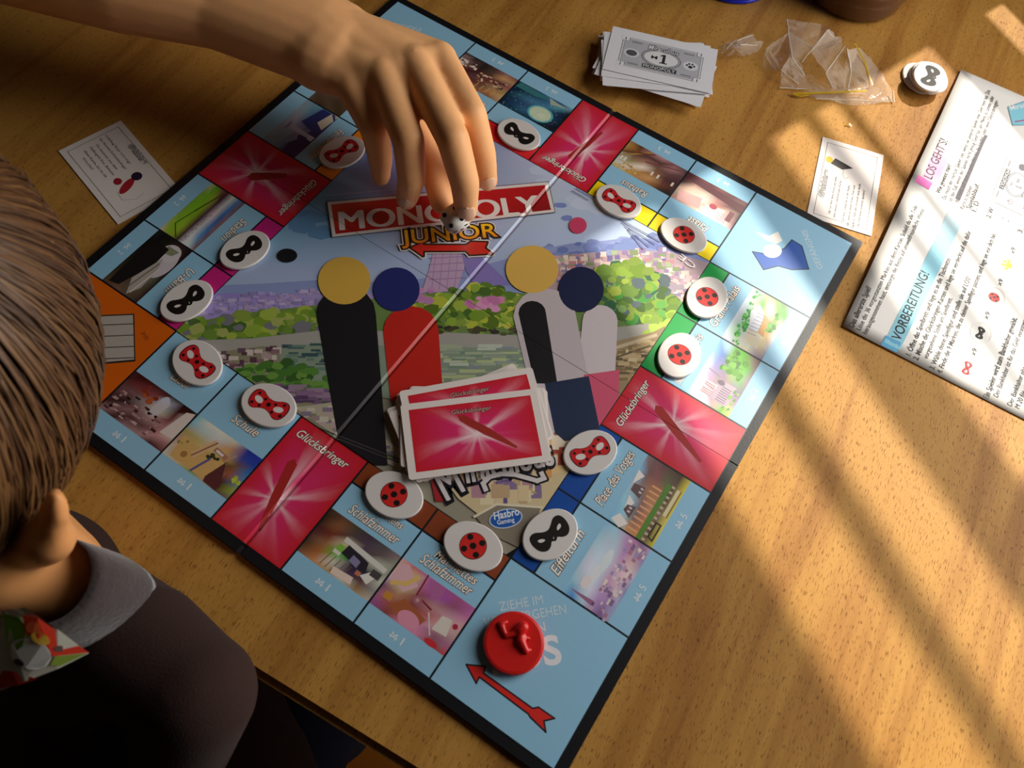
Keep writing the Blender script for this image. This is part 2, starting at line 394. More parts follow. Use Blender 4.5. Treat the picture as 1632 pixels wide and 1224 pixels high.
BLUE, INK = '96c9e6', '101820'
def mm(k): return k * .001
def burst(p, x0, y0, x1, y1, cx, cy, lay=1, seed=1, n=64):
    """red card back: white light bursting out of pink into red"""
    r = random.Random(seed); P = []; Cc = []; F = []
    base = [0] * n
    for i in range(n): base[i] = max(0, math.sin(i * 6.283 / n * 7 + seed) * .6 + math.sin(i * 6.283 / n * 13 + 2 * seed) * .4)
    ts = (0, .12, .3, .5, .72, 1)
    for j, t in enumerate(ts):
        for i in range(n):
            a = 6.283185 * i / n; dx, dy = math.cos(a), math.sin(a)
            ks = []
            if dx > 1e-6: ks.append((x1 - cx) / dx)
            if dx < -1e-6: ks.append((x0 - cx) / dx)
            if dy > 1e-6: ks.append((y1 - cy) / dy)
            if dy < -1e-6: ks.append((y0 - cy) / dy)
            k = min(ks) * t
            P.append(p.tf(cx + dx * k, cy + dy * k))
            ray = base[i]
            red, pink, wht = lin('d2202c'), lin('e0306e'), lin('ffe6ea')
            if t < .2: m = wht if t == 0 else tuple(wht[q] * (.55 + .45 * ray) + pink[q] * (.45 - .45 * ray) for q in range(3))
            else:
                f = max(0, 1 - (t - .12) / .75) * ray * .85; g = min(1, max(0, (t - .35) / .6))
                m = tuple((pink[q] * (1 - g) + red[q] * g) * (1 - f) + wht[q] * f for q in range(3))
            Cc.append((m[0], m[1], m[2], 1))
    for j in range(len(ts) - 1):
        for i in range(n):
            a = (j * n + i, j * n + (i + 1) % n, (j + 1) * n + (i + 1) % n, (j + 1) * n + i)
            if j == 0: a = (a[1], a[2], a[3]) if False else (a[0], a[2], a[3])
            F.append(a[::-1])
    # corners of the rectangle are cut by the fan: lay a red ground under it
    p.rect(x0, y0, x1, y1, 'd2202c', lay - .5)
    o = [tuple(q) for q in P]
    ar = 0
    a, b, c = o[n * 1], o[n * 1 + 1], o[n * 2 + 1]
    fl = (b[0] - a[0]) * (c[1] - a[1]) - (b[1] - a[1]) * (c[0] - a[0])
    if fl > 0: F = [f[::-1] for f in F]
    F = [f[::-1] for f in F]
    p.add(o, F, Cc, lay)

def space(k, i, band, name, price, pic, names2=None, pic_extra=None, slant=0):
    x0 = CC + i; f = sidef(k); tf = lambda x, y: f(x0 + x, y)
    p = Print(tf); g = .012
    p.rect(0, 0, 1, CC, INK, 0); p.rect(g, g, 1 - g, (1.233 if band else CC) - g, BLUE, 1)
    sp = p.build('property_space', M_BOARD, board, BT, crease)
    if band:
        q = Print(tf); q.rect(g, 1.233 + g, 1 - g, CC - g, band, 2); q.build('color_band', M_BOARD, sp, BT, crease)
    if pic:
        q = Print(tf); n = len(pic[0].split()); m = len(pic)
        ylo, yhi = .27, .86
        xs = [g + (1 - 2 * g) * a / (n - 1) for a in range(n)]; ys = [yhi + (ylo - yhi) * a / (m - 1) for a in range(m)]
        q.grid(xs, ys, pic, 2, 1.15)
        if pic_extra: pic_extra(q)
        q.build('picture', M_BOARD, sp, BT, crease)
    for (t, xa, xb, y, h) in name or (): q = Print(tf); q.text(t, (xa, y), (xb, y), h * W, 'fff2e4', 5, .012, .25, ('3a2a2c', .05)); q.build('lettering', M_BOARD, sp, BT, crease)
    if price:
        q = Print(tf)
        q.text(price[0], (.40, .10), (.47, .10), .075 * W, 'e8f2f8', 5); q.text(price[1], (.535, .10), (.555 if price[1] == '1' else .58, .10), .085 * W, 'e8f2f8', 5)
        q.line([(.385, .125), (.485, .125)], .012 * W, 'e8f2f8', 5)
        q.build('price', M_BOARD, sp, BT, crease)
def chance(k, i, seed, cx, cy, shape, tx):
    x0 = CC + i; f = sidef(k); tf = lambda x, y: f(x0 + x, y); g = .012
    p = Print(tf); p.rect(0, 0, 1, CC, INK, 0); burst(p, g, g, 1 - g, CC - g, cx, cy, 1.5, seed)
    sp = p.build('lucky_space', M_BOARD, board, BT, crease)
    q = Print(tf); q.text('Glücksbringer', (tx, 1.31), (tx + .74, 1.31), .10 * W, 'fff2e4', 5, .012, .25, ('3a1a1c', .05)); q.build('lettering', M_BOARD, sp, BT, crease)
    q = Print(tf); a, b, r0, r1 = shape      # a plain tapering red streak in the burst
    A, B = Vector(a), Vector(b); d = (B - A).normalized(); nn = Vector((-d.y, d.x))
    q.poly([tuple(A + nn * r0), tuple(A - d * r0), tuple(A - nn * r0), tuple(A.lerp(B, .5) - nn * r0 * .9), tuple(B - nn * r1), tuple(B + nn * r1), tuple(A.lerp(B, .5) + nn * r0 * .9)], 'b02a28', 3)
    q.build('streak', M_BOARD, sp, BT, crease)

def facade(q):
    for i in range(9): q.poly([(.06 + i * .075, .50), (.085 + i * .075, .50), (.085 + i * .075, .63), (.06 + i * .075, .63)], 'e8a878', 2.6)
    for i in range(11): q.rect(.03 + i * .075, .385, .06 + i * .075, .425, 'c9b8a0', 2.8)
    q.poly([(.0, .71), (.10, .64), (.16, .78), (.05, .84)], 'efe8e4', 2.7); q.poly([(.2, .76), (.36, .70), (.42, .80)], 'f2ece8', 2.7); q.poly([(.56, .84), (.72, .76), (.76, .86)], 'f2ece8', 2.7)
    q.poly([(.16, .66), (.33, .66), (.30, .76), (.22, .77)], '6a5254', 2.8); q.poly([(.44, .68), (.60, .68), (.58, .82), (.48, .82)], '6a5254', 2.8)
    for x in (.22, .27, .5, .55): q.rect(x, .69, x + .025, .725, 'd8ccc8', 3)
    q.rect(.012, .43, .80, .49, '5a8a34', 2.7)
    q.line([(.08, .31), (.30, .31), (.30, .37), (.10, .37), (.08, .31)], .02 * W, '3a3020', 3.2); q.rect(.42, .315, .80, .355, 'e8d8b0', 3); q.line([(.42, .30), (.80, .30)], .012 * W, '8a6a30', 3.1)
def city(q):
    q.bits([(.02, .30), (.95, .30), (.95, .52), (.02, .52)], 60, .03, .018, ['e8d8dc', 'c9a8c0', '8a6a98', 'f2e0d8', 'b87a98', 'a898c8'], 2.5, 5)
    q.poly([(.06, .52), (.12, .52), (.100, .80), (.094, .80)], 'a06a90', 3); q.rect(.07, .50, .11, .53, '704a70', 3.1)
    q.ell(.4, .66, .12, .05, 'eaeef2', 2.6); q.ell(.58, .63, .16, .05, 'e4ecf2', 2.6); q.ell(.25, .70, .08, .05, 'f0e4e4', 2.6)
def palace(q):
    q.blobs([(.02, .62), (.98, .70), (.98, .80), (.02, .74)], 40, .035, ['3aa23a', '4cb84a', '2a8a2e', '6ac850'], 2.5, .7, 3)
    q.poly([(.25, .42), (.70, .56), (.78, .66), (.62, .72), (.22, .58)], 'dfe0ea', 3.2); q.poly([(.12, .40), (.34, .40), (.36, .62), (.14, .60)], 'e8dcc0', 3.2)
    q.poly([(.34, .40), (.64, .46), (.66, .53), (.36, .50)], 'd0a060', 3.4); q.blobs([(.40, .34), (.85, .36), (.85, .44), (.40, .42)], 14, .04, ['4a9a34', '6ab444', '3a7a2a'], 3.5, .7, 4)
    for i in range(7): q.line([(.30 + i * .06, .50), (.28 + i * .06, .62)], .008 * W, '8a8aa0', 3.6)
def cathedral(q):
    q.blobs([(.56, .38), (.90, .38), (.94, .62), (.60, .68)], 60, .045, ['5a9a2a', '4a8a20', '70b03a', '3a7418'], 2.5, .8, 6)
    q.rect(.14, .60, .24, .74, 'd8c0c8', 3); q.rect(.26, .58, .34, .72, 'd8c0c8', 3)
    for x in (.15, .18, .21, .27, .30): q.line([(x, .60), (x, .73)], .012 * W, 'a06a6a', 3.2)
    q.rect(.12, .36, .44, .60, 'b4a0b0', 2.9); q.ell(.40, .56, .04, .05, '6a5a6c', 3.3)
    for i in range(7): q.line([(.15 + i * .035, .40), (.15 + i * .035, .52)], .012 * W, '6a5a70', 3.2)
    q.line([(.47, .60), (.50, .78)], .014 * W, '9a8098', 3.2); q.blobs([(.03, .30), (.40, .30), (.40, .38), (.03, .40)], 14, .03, ['7ab03a', '8aa860', '5a8a34'], 3.3, .7, 8)
def moon(q):
    q.ell(.36, .66, .21, .16, '5fb6c0', 2.4); q.ell(.36, .66, .175, .135, 'cfe0c0', 2.6); q.ell(.33, .68, .07, .05, 'dde8cc', 2.8)
    r = random.Random(3)
    for i in range(70): q.ell(r.uniform(.03, .97), r.uniform(.40, .84), .006, .006, r.choice(['9ac8d8', 'e8f4f4', '5a90b0']), 2.5, 0, 5)
    q.poly([(.30, .30), (.95, .28), (.98, .40), (.6, .40)], '3a7a80', 2.3); q.poly([(.10, .33), (.42, .29), (.34, .40)], 'a8b8a8', 2.5)
def hall(q):
    for x in (.06, .30, .40, .86, .92): q.rect(x, .60, x + .035, .68, 'e8e0d0', 2.8)
    q.line([(.62, .30), (.98, .62)], .03 * W, 'b08848', 2.7); q.line([(.55, .30), (.98, .52)], .02 * W, '6a3c24', 2.8); q.line([(.1, .34), (.6, .50)], .02 * W, '7a4848', 2.8)
    q.blobs([(.6, .68), (.95, .72), (.95, .84), (.6, .80)], 20, .025, ['e0c060', 'c8a040', 'b88848'], 2.9, .7, 3)
def pinkroom(q):
    q.poly([(.02, .36), (.98, .30), (.98, .40), (.02, .50)], '5a2c34', 2.6); q.ell(.40, .64, .06, .05, 'b04a58', 2.9); q.poly([(.60, .60), (.95, .66), (.9, .84), (.55, .80)], 'd8a8a4', 2.5)
    q.poly([(.22, .60), (.52, .66), (.44, .85), (.25, .85)], 'fff0ec', 2.6); q.rect(.08, .56, .16, .76, '7a4c54', 2.7)
    for i in range(5): q.line([(.18 + i * .03, .66), (.14 + i * .03, .84)], .008 * W, 'c88a90', 2.9)
def sepia(q):
    q.bits([(.10, .45), (.60, .50), (.60, .70), (.10, .66)], 40, .03, .015, ['d8b890', '8a5848', '503030', 'e8d0a8', '6a3a34'], 2.5, 9)
    q.bits([(.65, .40), (.95, .34), (.95, .52), (.68, .56)], 20, .03, .02, ['f0e4d8', '4a2a2c', '8a6058'], 2.5, 4)
    for i in range(4): q.line([(.16 + .1 * i, .70), (.18 + .1 * i, .80)], .012 * W, 'e0b868', 2.8)
def tower(q):
    q.poly([(.52, .34), (.60, .34), (.60, .78), (.53, .78)], 'b9b4c8', 3); q.poly([(.47, .36), (.66, .36), (.62, .41), (.51, .41)], '8a88a4', 3.1)
    q.poly([(.01, .86), (.99, .86), (.99, .66), (.75, .58), (.64, .62), (.36, .78), (.2, .82), (.01, .86)], '3a2e68', 2.4); q.poly([(.62, .60), (.97, .44), (.97, .52), (.70, .66)], '8490b0', 2.6)
    q.poly([(.02, .58), (.40, .48), (.46, .74), (.10, .86), (.02, .80)], '2e3470', 2.5); q.poly([(.02, .74), (.28, .68), (.36, .82), (.12, .85)], 'd8cdb8', 2.6)
    q.rect(.53, .76, .62, .84, 'd0ccd8', 3.2)
def stadium(q):
    q.line([(.06, .52), (.50, .42)], .02 * W, '3a5a1a', 3); q.line([(.50, .42), (.80, .36)], .014 * W, '3a5a1a', 3); q.line([(.80, .36), (.96, .52)], .014 * W, '3a5a1a', 3)
    r = random.Random(2)
    for i in range(50): q.ell(r.uniform(.05, .95), r.uniform(.585, .66), .008, .006, r.choice(['5a3a70', '8a6a90', '302040', 'a86a70']), 3, 0, 5)
def tunnel(q):
    q.ell(.36, .70, .26, .14, 'cfc4cc', 2.3); q.ell(.20, .66, .14, .14, 'd8d0d4', 2.4); q.poly([(.12, .56), (.26, .52), (.22, .70), (.12, .74)], '8a9070', 2.6)
    q.poly([(.16, .60), (.46, .62), (.92, .48), (.95, .34), (.30, .30), (.14, .40)], '1c1616', 2.7); q.poly([(.30, .64), (.75, .54), (.97, .66), (.80, .74), (.5, .72)], 'b4aaa0', 2.8)
    q.line([(.40, .66), (.86, .60)], .02 * W, '7a7068', 3); q.line([(.46, .72), (.92, .68)], .014 * W, 'e4dcd0', 3)
def lab(q):
    q.poly([(.50, .52), (.62, .52), (.66, .76), (.60, .82), (.52, .78)], 'd0c8cc', 2.6); q.poly([(.80, .44), (.98, .46), (.98, .84), (.88, .80)], 'e0d2c8', 2.6); q.ell(.575, .775, .045, .05, 'ccd0e0', 2.7)
    q.bits([(.03, .32), (.75, .32), (.72, .54), (.10, .66)], 60, .03, .014, ['8a5a60', '4a2428', 'b08a88', '281414', 'c8a8a0'], 2.6, 3)
    q.blobs([(.25, .66), (.48, .62), (.48, .76), (.28, .80)], 10, .04, ['a0482a', 'b8582e', '8a3420'], 2.5, .8, 3)
def school(q):
    q.poly([(.06, .58), (.28, .56), (.52, .60), (.70, .58), (.66, .30), (.10, .30)], 'd8ae6a', 2.5); q.poly([(.68, .60), (.82, .34), (.80, .28), (.62, .28), (.60, .34)], '5a2a2c', 2.7)
    q.poly([(.27, .46), (.34, .42), (.46, .70), (.40, .74)], 'e0b488', 2.9); q.line([(.30, .44), (.44, .72)], .016 * W, '8a5a3c', 3)
    q.poly([(.46, .62), (.66, .60), (.66, .66), (.47, .68)], 'b07a60', 2.8); q.poly([(.49, .63), (.60, .62), (.60, .65), (.49, .66)], 'e8e0d8', 2.9)
    q.blobs([(.46, .50), (.58, .50), (.58, .58), (.46, .58)], 10, .03, ['2a3018', '384020'], 3.2, .8, 3); q.line([(.50, .52), (.42, .30)], .028 * W, '5a5a90', 3.1)
    q.line([(.66, .60), (.72, .72)], .02 * W, 'c89878', 3); q.blobs([(.86, .44), (.97, .48), (.97, .58), (.90, .54)], 8, .03, ['c8d040', 'a8c038'], 3, .8, 3)
    q.ell(.22, .40, .04, .04, 'a87a40', 3); q.blobs([(.04, .46), (.16, .46), (.16, .54), (.04, .54)], 8, .02, ['c8b860', '8a8a40'], 3, .8, 4)
def bedroom(q):
    q.poly([(.36, .64), (.95, .60), (.95, .66), (.36, .70)], 'e0dcd4', 2.6); q.poly([(.42, .52), (.78, .48), (.74, .60), (.44, .64)], '2c2832', 2.7)
    q.rect(.34, .52, .42, .60, '8ac04a', 2.9); q.rect(.33, .48, .42, .53, 'e8e0d8', 2.8); q.poly([(.54, .50), (.66, .48), (.66, .56), (.55, .58)], '8a84a8', 2.9)
    q.poly([(.46, .28), (.72, .30), (.70, .38), (.44, .36)], 'f0d8c8', 2.8); q.poly([(.74, .44), (.86, .40), (.92, .56), (.86, .58)], 'ece8e0', 2.8); q.rect(.82, .50, .94, .58, '4a4848', 2.9)
    for i in range(5): q.line([(.30 + i * .07, .30), (.33 + i * .07, .46)], .01 * W, '8a5a34', 2.7)
    q.rect(.68, .42, .74, .47, 'c8785a', 3)
def pinkbedroom(q):
    q.ell(.46, .36, .13, .085, 'e89ab0', 2.9); q.poly([(.03, .62), (.24, .56), (.34, .70), (.12, .84), (.03, .80)], 'e8b8c0', 2.6); q.line([(.08, .58), (.22, .66), (.28, .78)], .05 * W, 'e8c070', 2.8)
    q.poly([(.20, .36), (.58, .34), (.62, .46), (.30, .52)], 'b0603a', 2.5); q.rect(.08, .40, .18, .48, 'd0903a', 2.8); q.line([(.36, .86), (.38, .62), (.60, .58)], .02 * W, '8a2a44', 3)
    q.poly([(.72, .42), (.90, .44), (.86, .62), (.74, .60)], 'e8dcd0', 3); q.ell(.92, .58, .03, .03, 'b82a4a', 3); q.ell(.80, .30, .08, .035, 'd8303a', 3); q.ell(.42, .58, .05, .05, 'b06878', 3); q.ell(.42, .58, .02, .02, 'd0a0a0', 3.2)
    q.line([(.60, .54), (.74, .36)], .014 * W, 'e8dcd4', 3); q.poly([(.40, .84), (.52, .68), (.62, .74), (.60, .86)], 'b868a0', 2.6)

# side 0, lower left edge
space(0, 0, None, [('Labor', .40, .68, 1.02, .11)], ('M', '1'), ['422 300 422 311 200 211', '522 733 844 bbc 411 dcc', '644 755 988 ccb 733 ddd', '533 322 866 a88 a77 dcb', '422 866 533 644 b88 a77', '977 422 977 a88 311 633'], None, lab)
space(0, 1, None, [('Schule', .36, .74, 1.02, .11)], ('M', '1'), ['7bc ddc ddc ccb 239 23a', '8bc bcc ccc c96 349 24a', 'a95 ba6 cb8 ca6 753 27b', 'b98 ca6 ba7 543 953 68a', 'cba a84 c96 87a 422 9a4', 'ccb cb9 8a5 ba8 522 766'], None, school)
chance(0, 2, 3, .42, .58, ((.30, 1.02), (.52, .20), .06, .02), .10)
space(0, 3, '8a3f1f', [('Adriens', .44, .80, 1.10, .085), ('Schlafzimmer', .18, .86, .93, .115)], ('M', '1'), ['432 643 443 434 555 877', '321 853 544 545 655 998', '422 732 cb9 445 bba aa9', '533 964 6b4 223 334 ccb', '432 a63 ccb 435 644 999', '754 c85 b96 ccb a85 cba'], None, bedroom)
space(0, 4, '8a3f1f', [('Marinettes', .28, .84, 1.06, .10), ('Schlafzimmer', .18, .86, .93, .115)], ('M', '1'), ['daa c67 b6a a59 a58 b6a', 'dba dc8 b69 a5a 957 c7a', 'dbc dc9 955 b88 c9a daa', '857 b86 844 b66 daa caa', 'a68 a54 b64 c8a 967 b79', '959 844 d8a d8a 855 c44'], None, pinkbedroom)
# side 1, right edge
space(1, 0, '0d4aa0', [('Eiffelturm', .13, .72, .99, .12)], ('M', '5'), ['8bd 9cd bcd bcd 9cd 8bd', '48c bcd dde cde bcd 9cd', 'acd dde cde cde bcd bac', 'a8b b9c c9b cac b8b b7a', '758 a8b dbc ecc caa 869', '9ac 9ac 88b cbc 98b bac'], None, city)
space(1, 1, '0d4aa0', [('Place des Vosges', .11, .90, .99, .12)], ('M', '5'), ['7bd 8bd 9cd abc 8bd 877', '9cd 9cd 9bc 877 755 755', 'c96 766 866 a75 855 644', 'c85 b75 b86 a75 664 543', '654 543 765 543 654 432', 'cb4 dc5 dc5 dc5 dc4 cb4'], None, facade)
chance(1, 2, 5, .52, .80, ((.60, 1.05), (.28, .28), .06, .018), .12)
space(1, 3, '0aa146', [('Notre-Dame', .06, .44, .98, .11), ('Paris', .62, .88, 1.06, .11)], ('M', '4'), ['9bd bde dee cde 8be 7ad', 'cde dde b9b 88b 57b acd', 'dce a89 988 879 574 6a3', 'a98 b9a 978 8a5 5a2 6b3', '7a5 a98 879 6a4 5a2 987', 'ad5 989 767 868 766 755'], None, cathedral)
space(1, 4, '0aa146', [('Grand Palais', .10, .86, .99, .12)], ('M', '4'), ['bcd cdd dde dde cde bcd', 'bbc 9c9 acb acb bca aab', 'aa9 ccc eee ddd 5a4 ba8', 'bb9 eed dcb ca7 ddc 8a6', '989 dc9 ca6 974 6a4 685', '768 aab dcc bbb 5a4 99b'], None, palace)
# side 2, upper right edge
space(2, 0, 'ffe100', [('Palast', .27, .60, 1.00, .12)], ('M', '3'), ['a88 fee fee dba b98 a77', '755 ebb fed cba a87 987', '544 ca9 b87 edc dba b98', '433 644 a77 cba ca9 433', '533 644 533 633 744 522', '755 533 744 522 633 422'], None, pinkroom)
space(2, 1, 'ffe100', [('Rathaus', .28, .70, 1.00, .12)], ('M', '3'), ['211 432 a74 b85 ca6 ba7', '322 743 c96 b84 dcb ccb', '422 533 964 edc 985 bba', '533 644 754 a76 754 863', '644 a77 533 533 742 b84', '433 855 b88 a77 432 a74'], None, hall)
chance(2, 2, 8, .42, .85, ((.54, 1.10), (.42, .40), .05, .02), .14)
space(2, 3, 'e0232b', [('Eisbahn', .26, .70, 1.02, .12)], ('M', '3'), ['122 123 134 134 134 123', '112 234 357 368 246 123', '123 246 357 357 246 134', '112 246 479 479 367 124', '123 59a 368 246 134 123', '79a 357 47a 246 234 234'], None, moon)
space(2, 4, 'e0232b', [('Bäckerei', .12, .62, 1.00, .12)], ('M', '3'), ['a86 854 964 b75 a64 743', 'ca7 b85 754 633 522 a86', '985 a86 743 644 422 532', '955 744 633 422 743 ccb', 'a86 c96 543 222 544 988', '744 966 533 322 211 322'], None, sepia)
# side 3, upper left edge
space(3, 0, 'f08a1e', None, None, ['543 654 543 432 543 432', '432 543 654 543 432 543', '876 543 432 654 543 432', '543 654 543 432 543 654'])
space(3, 1, 'f08a1e', [('Fernsehturm', .18, .84, 1.00, .12)], None, ['ccb 887 556 abb 426 214', '68a 347 235 99b 427 315', '479 346 346 88a 447 447', '69a 58a 779 99b 79a 79a', '79a 8ab aab 9ab 89a 79a', '89a 9ab 9ab 9ab 9ab 79a'], None, tower)
chance(3, 2, 11, .50, .62, ((.60, .62), (.30, .98), .07, .03), .14)
space(3, 3, 'c9247c', [('Stadion', .22, .64, 1.00, .12)], ('M', '2'), ['743 854 965 965 854 854', '58b 37b 26a 37b 59c cdd', 'ddc ccc dcc ccc ddd ddd', '413 413 524 413 523 312', '854 9a3 8a2 8a2 9b3 9a3', '6a2 7b2 7b2 8b2 8b2 9b3', 'cb9 8a4 7a3 8a4 ab5 dba'], None, stadium)
space(3, 4, 'c9247c', [('U-Bahn', .22, .66, 1.00, .12)], ('M', '2'), ['111 211 211 211 211 322', '322 432 554 665 654 543', '322 432 554 665 654 654', '111 221 332 443 543 754', '111 111 221 332 432 643', '222 111 111 221 332 543'], None, tunnel)

# the four corners
def corner(name, k, fill, draw):
    f = sidef(k); x0 = 0 if k else 0
    p = Print(f); p.rect(0, 0, CC, CC, INK, 0); p.rect(.012, .012, CC - .012, CC - .012, fill, 1)
    c = p.build(name, M_BOARD, board, BT, crease); q = Print(bl); draw(q, c); return c
def d_start(q, c):
    q.text('ZIEHE IM', (797, 974), (866, 962), .0046, 'd4e6f0', 3); q.text('VORÜBERGEHEN', (772, 1000), (903, 977), .0046, 'd4e6f0', 3); q.text('M2 EIN', (800, 1017), (870, 1005), .0046, 'd4e6f0', 3)
    q.text('LOS', (788, 1074), (895, 1056), .0135, 'e8eef2', 3, .03); q.build('lettering', M_BOARD, c, BT)
    q = Print(bl); ar = [(743, 1059), (774, 1062), (771, 1073), (849, 1129), (858, 1127), (884, 1145), (867, 1149), (870, 1167), (845, 1143), (842, 1138), (764, 1079), (759, 1089)]
    q.poly(ar, 'dc2a24', 2); q.line(ar, .0008, '20181c', 2.5, True); q.build('arrow', M_BOARD, c, BT)
def d_jail(q, c):
    q.text('GEFÄNGNIS', (1312, 428), (1285, 366), .0042, 'd4e6f0', 3); q.build('lettering', M_BOARD, c, BT)
    q = Print(bl)      # a plain blue and white emblem
    a = [(1199, 402), (1215, 412), (1240, 428), (1255, 424), (1264, 397), (1250, 384), (1260, 378), (1279, 392), (1289, 429), (1255, 431), (1238, 430), (1216, 431)]
    a = [(1199, 401), (1224, 405), (1250, 396), (1262, 382), (1278, 392), (1289, 429), (1262, 430), (1240, 424), (1217, 430)]
    q.poly(a, '1656b4', 2); q.line(a, .0007, '14181c', 2.5, True); q.ell(1231, 400, 15, 11, 'f2ece6', 3); q.poly([(1204, 369), (1226, 376), (1240, 369), (1247, 384), (1236, 389), (1222, 384)], 'f2ece6', 3)
    q.build('emblem', M_BOARD, c, BT)
def d_park(q, c):
    q.text('PARKEN', (672, 44), (616, 34), .0046, 'd4e6f0', 3); q.build('lettering', M_BOARD, c, BT)
def d_goto(q, c):
    q.poly([(118, 504), (214, 500), (216, 576), (122, 584)], '2a2220', 2); q.poly([(121, 506), (212, 502), (214, 573), (125, 581)], 'b8aea4', 2.4)
    for i in range(4): q.line([(119, 520 + i * 18), (214, 516 + i * 18)], .0006, '3a302c', 3)
    q.text('GEHE', (238, 540), (230, 528), .0022, '7a3a14', 3); q.build('barred_window', M_BOARD, c, BT)
corner('start_corner', 1, BLUE, d_start); corner('jail_corner', 2, BLUE, d_jail); corner('parking_corner', 3, BLUE, d_park); corner('orange_corner', 0, 'dc640c', d_goto)
# ------------------------------------------------------------------ the printed picture in the middle of the board (a river town, kept plain)
p = Print(bl)
p.grid([230, 400, 520, 640, 780, 880, 960, 1060, 1160], [170, 250, 320, 380, 430, 480], [
    '7ad 7ad 79c 88c 88c abd acd bde bde', '7ad 7ac 79c 88c 9ac cce bce bce bde', '69c 69c 7ac aad aad bcd bce cde cde',
    '7ac 8bd 9bd abd abd bce bce cde cde', '9bc abd abd abd abd bcd bcd cde cde', '9bc abd abd abd bbd bcd bcd cde cde'], .2)
p.blobs([(840, 250), (930, 290), (960, 340), (860, 300)], 8, 26, ['c4d2ea', 'ccd8ee'], .5, .4, 2); p.blobs([(790, 280), (930, 330), (900, 350), (790, 320)], 10, 22, ['7f8fcc', '8a9ad2'], .6, .4, 3)
p.blobs([(430, 320), (520, 330), (520, 372), (430, 372)], 10, 24, ['5f90c0', '6a9ac8'], .6, .45, 4)
p.poly([(280, 520), (1170, 500), (1100, 700), (700, 950), (560, 760)], '9c9684', .6)
# far hills and the city band
p.poly([(280, 465), (340, 455), (420, 452), (510, 446), (560, 450), (640, 448), (700, 440), (780, 420), (860, 398), (910, 388), (960, 384), (1010, 378), (1060, 384), (1120, 402), (1170, 430), (1170, 520), (280, 520)], '8f9cce', 1)
p.blobs([(850, 394), (1060, 374), (1090, 402), (850, 416)], 60, 11, ['6f80bc', '8494c8', '7a88c2', '98a4d4'], 1.2, .6, 5)
p.grid([270, 400, 520, 700, 850, 980, 1080, 1170], [468, 490, 520, 545], ['98d 98c a9c b9c b9c caa cab cab', 'a9d a9d a9c baa c9a cab dbb dbb', 'a9c a9b b9b b9a a98 998 b9a cab', '9a8 9a8 8a6 8a5 897 897 a98 ba9'], 1.4)
p.poly([(850, 412), (920, 404), (1010, 398), (1070, 402), (1150, 425), (1150, 560), (850, 560)], 'b8a0a8', 1.5)
p.bits([(860, 412), (1060, 396), (1130, 470), (900, 470)], 380, 5, 3.5, ['e8ccc0', 'd0a8b0', 'b890a8', 'f0dcd0', '9a84ac', 'c88890', '8a9a70', 'a8b890', '7a70a0'], 1.8, 6)
p.bits([(290, 478), (520, 458), (540, 486), (290, 505)], 170, 5, 2.6, ['b0a4d8', 'a094cc', 'c4b4dc', 'b8a0c8', '9488bc'], 1.8, 7)
p.bits([(1050, 450), (1110, 440), (1130, 520), (1050, 500)], 90, 6, 4, ['f0dcd4', 'e0c0c0', 'c0a0b0', 'a89aa8', 'fae8e0'], 2.0, 8)
# tower legs
p.poly([(690, 404), (742, 402), (742, 420), (728, 462), (700, 466), (672, 466), (684, 430)], 'c4a4c4', 2.2); p.poly([(735, 404), (768, 410), (800, 440), (812, 454), (760, 462), (742, 430)], '8a7cc0', 2.2)
for y in (412, 422, 434, 446): p.line([(684, y), (742, y - 3)], .0006, 'a07aa8', 2.4)
for x in (694, 706, 718, 730): p.line([(x, 404), (x - 6, 462)], .0005, 'a884ac', 2.4)
# tree band
GR = ['7a9a30', '8fae3c', '5f8230', 'a4b848', '4a6a2c', '6e9038', '88a040']
p.poly([(280, 520), (380, 500), (520, 485), (650, 470), (760, 462), (860, 470), (960, 470), (1060, 500), (1060, 560), (860, 545), (660, 540), (500, 545), (330, 570)], '6f8a4c', 2)
p.blobs([(280, 515), (420, 498), (520, 490), (520, 530), (300, 552)], 130, 13, GR + ['a8b060', '7a7a80'], 2.4, .7, 9)
p.blobs([(650, 470), (760, 458), (880, 470), (870, 522), (650, 522)], 190, 13, GR + ['b8c040', 'c8c850', '5a7424'], 2.4, .75, 10)
p.blobs([(740, 474), (800, 474), (790, 496), (745, 494)], 18, 9, ['d888b8', 'c878a8', 'e09cc4'], 3.2, .7, 11); p.blobs([(655, 462), (690, 462), (688, 480), (655, 482)], 12, 8, ['d094c0', 'c084b4'], 3.2, .7, 12)
p.blobs([(955, 432), (1010, 416), (1070, 450), (1090, 500), (1040, 520), (960, 500)], 200, 12, GR + ['4a9a3a', '6ab04a', '80a860', '3a6a4a', '5a6a70'], 2.6, .8, 13)
p.blobs([(1030, 505), (1075, 500), (1060, 545), (1030, 548)], 50, 10, ['a8c840', 'b8d458', '90b038', '8aa848'], 3.2, .8, 14)
p.blobs([(640, 520), (870, 524), (866, 534), (640, 530)], 50, 7, ['3a3830', '4a4a34', '5a5a3c'], 3.2, .5, 15)
# quay, river and its lights
p.poly([(250, 545), (400, 540), (520, 526), (700, 530), (860, 536), (1000, 520), (1040, 515), (1040, 545), (860, 556), (640, 552), (500, 548), (260, 585)], 'a8a49c', 2.9)
p.poly([(420, 560), (520, 545), (640, 545), (860, 548), (1010, 536), (960, 600), (860, 660), (640, 640), (480, 610), (430, 590)], '8a9a86', 2.8)
p.bits([(660, 550), (850, 552), (850, 625), (660, 620)], 120, 16, 2.2, ['a8b498', '9aa892', 'b8c490', '78907c', 'c0c8b4', '8a94a0'], 3.0, 16)
p.bits([(450, 552), (520, 546), (525, 600), (450, 590)], 30, 10, 2.5, ['4a6464', '5a7470', '3a5458', '6a8878'], 3.0, 17)
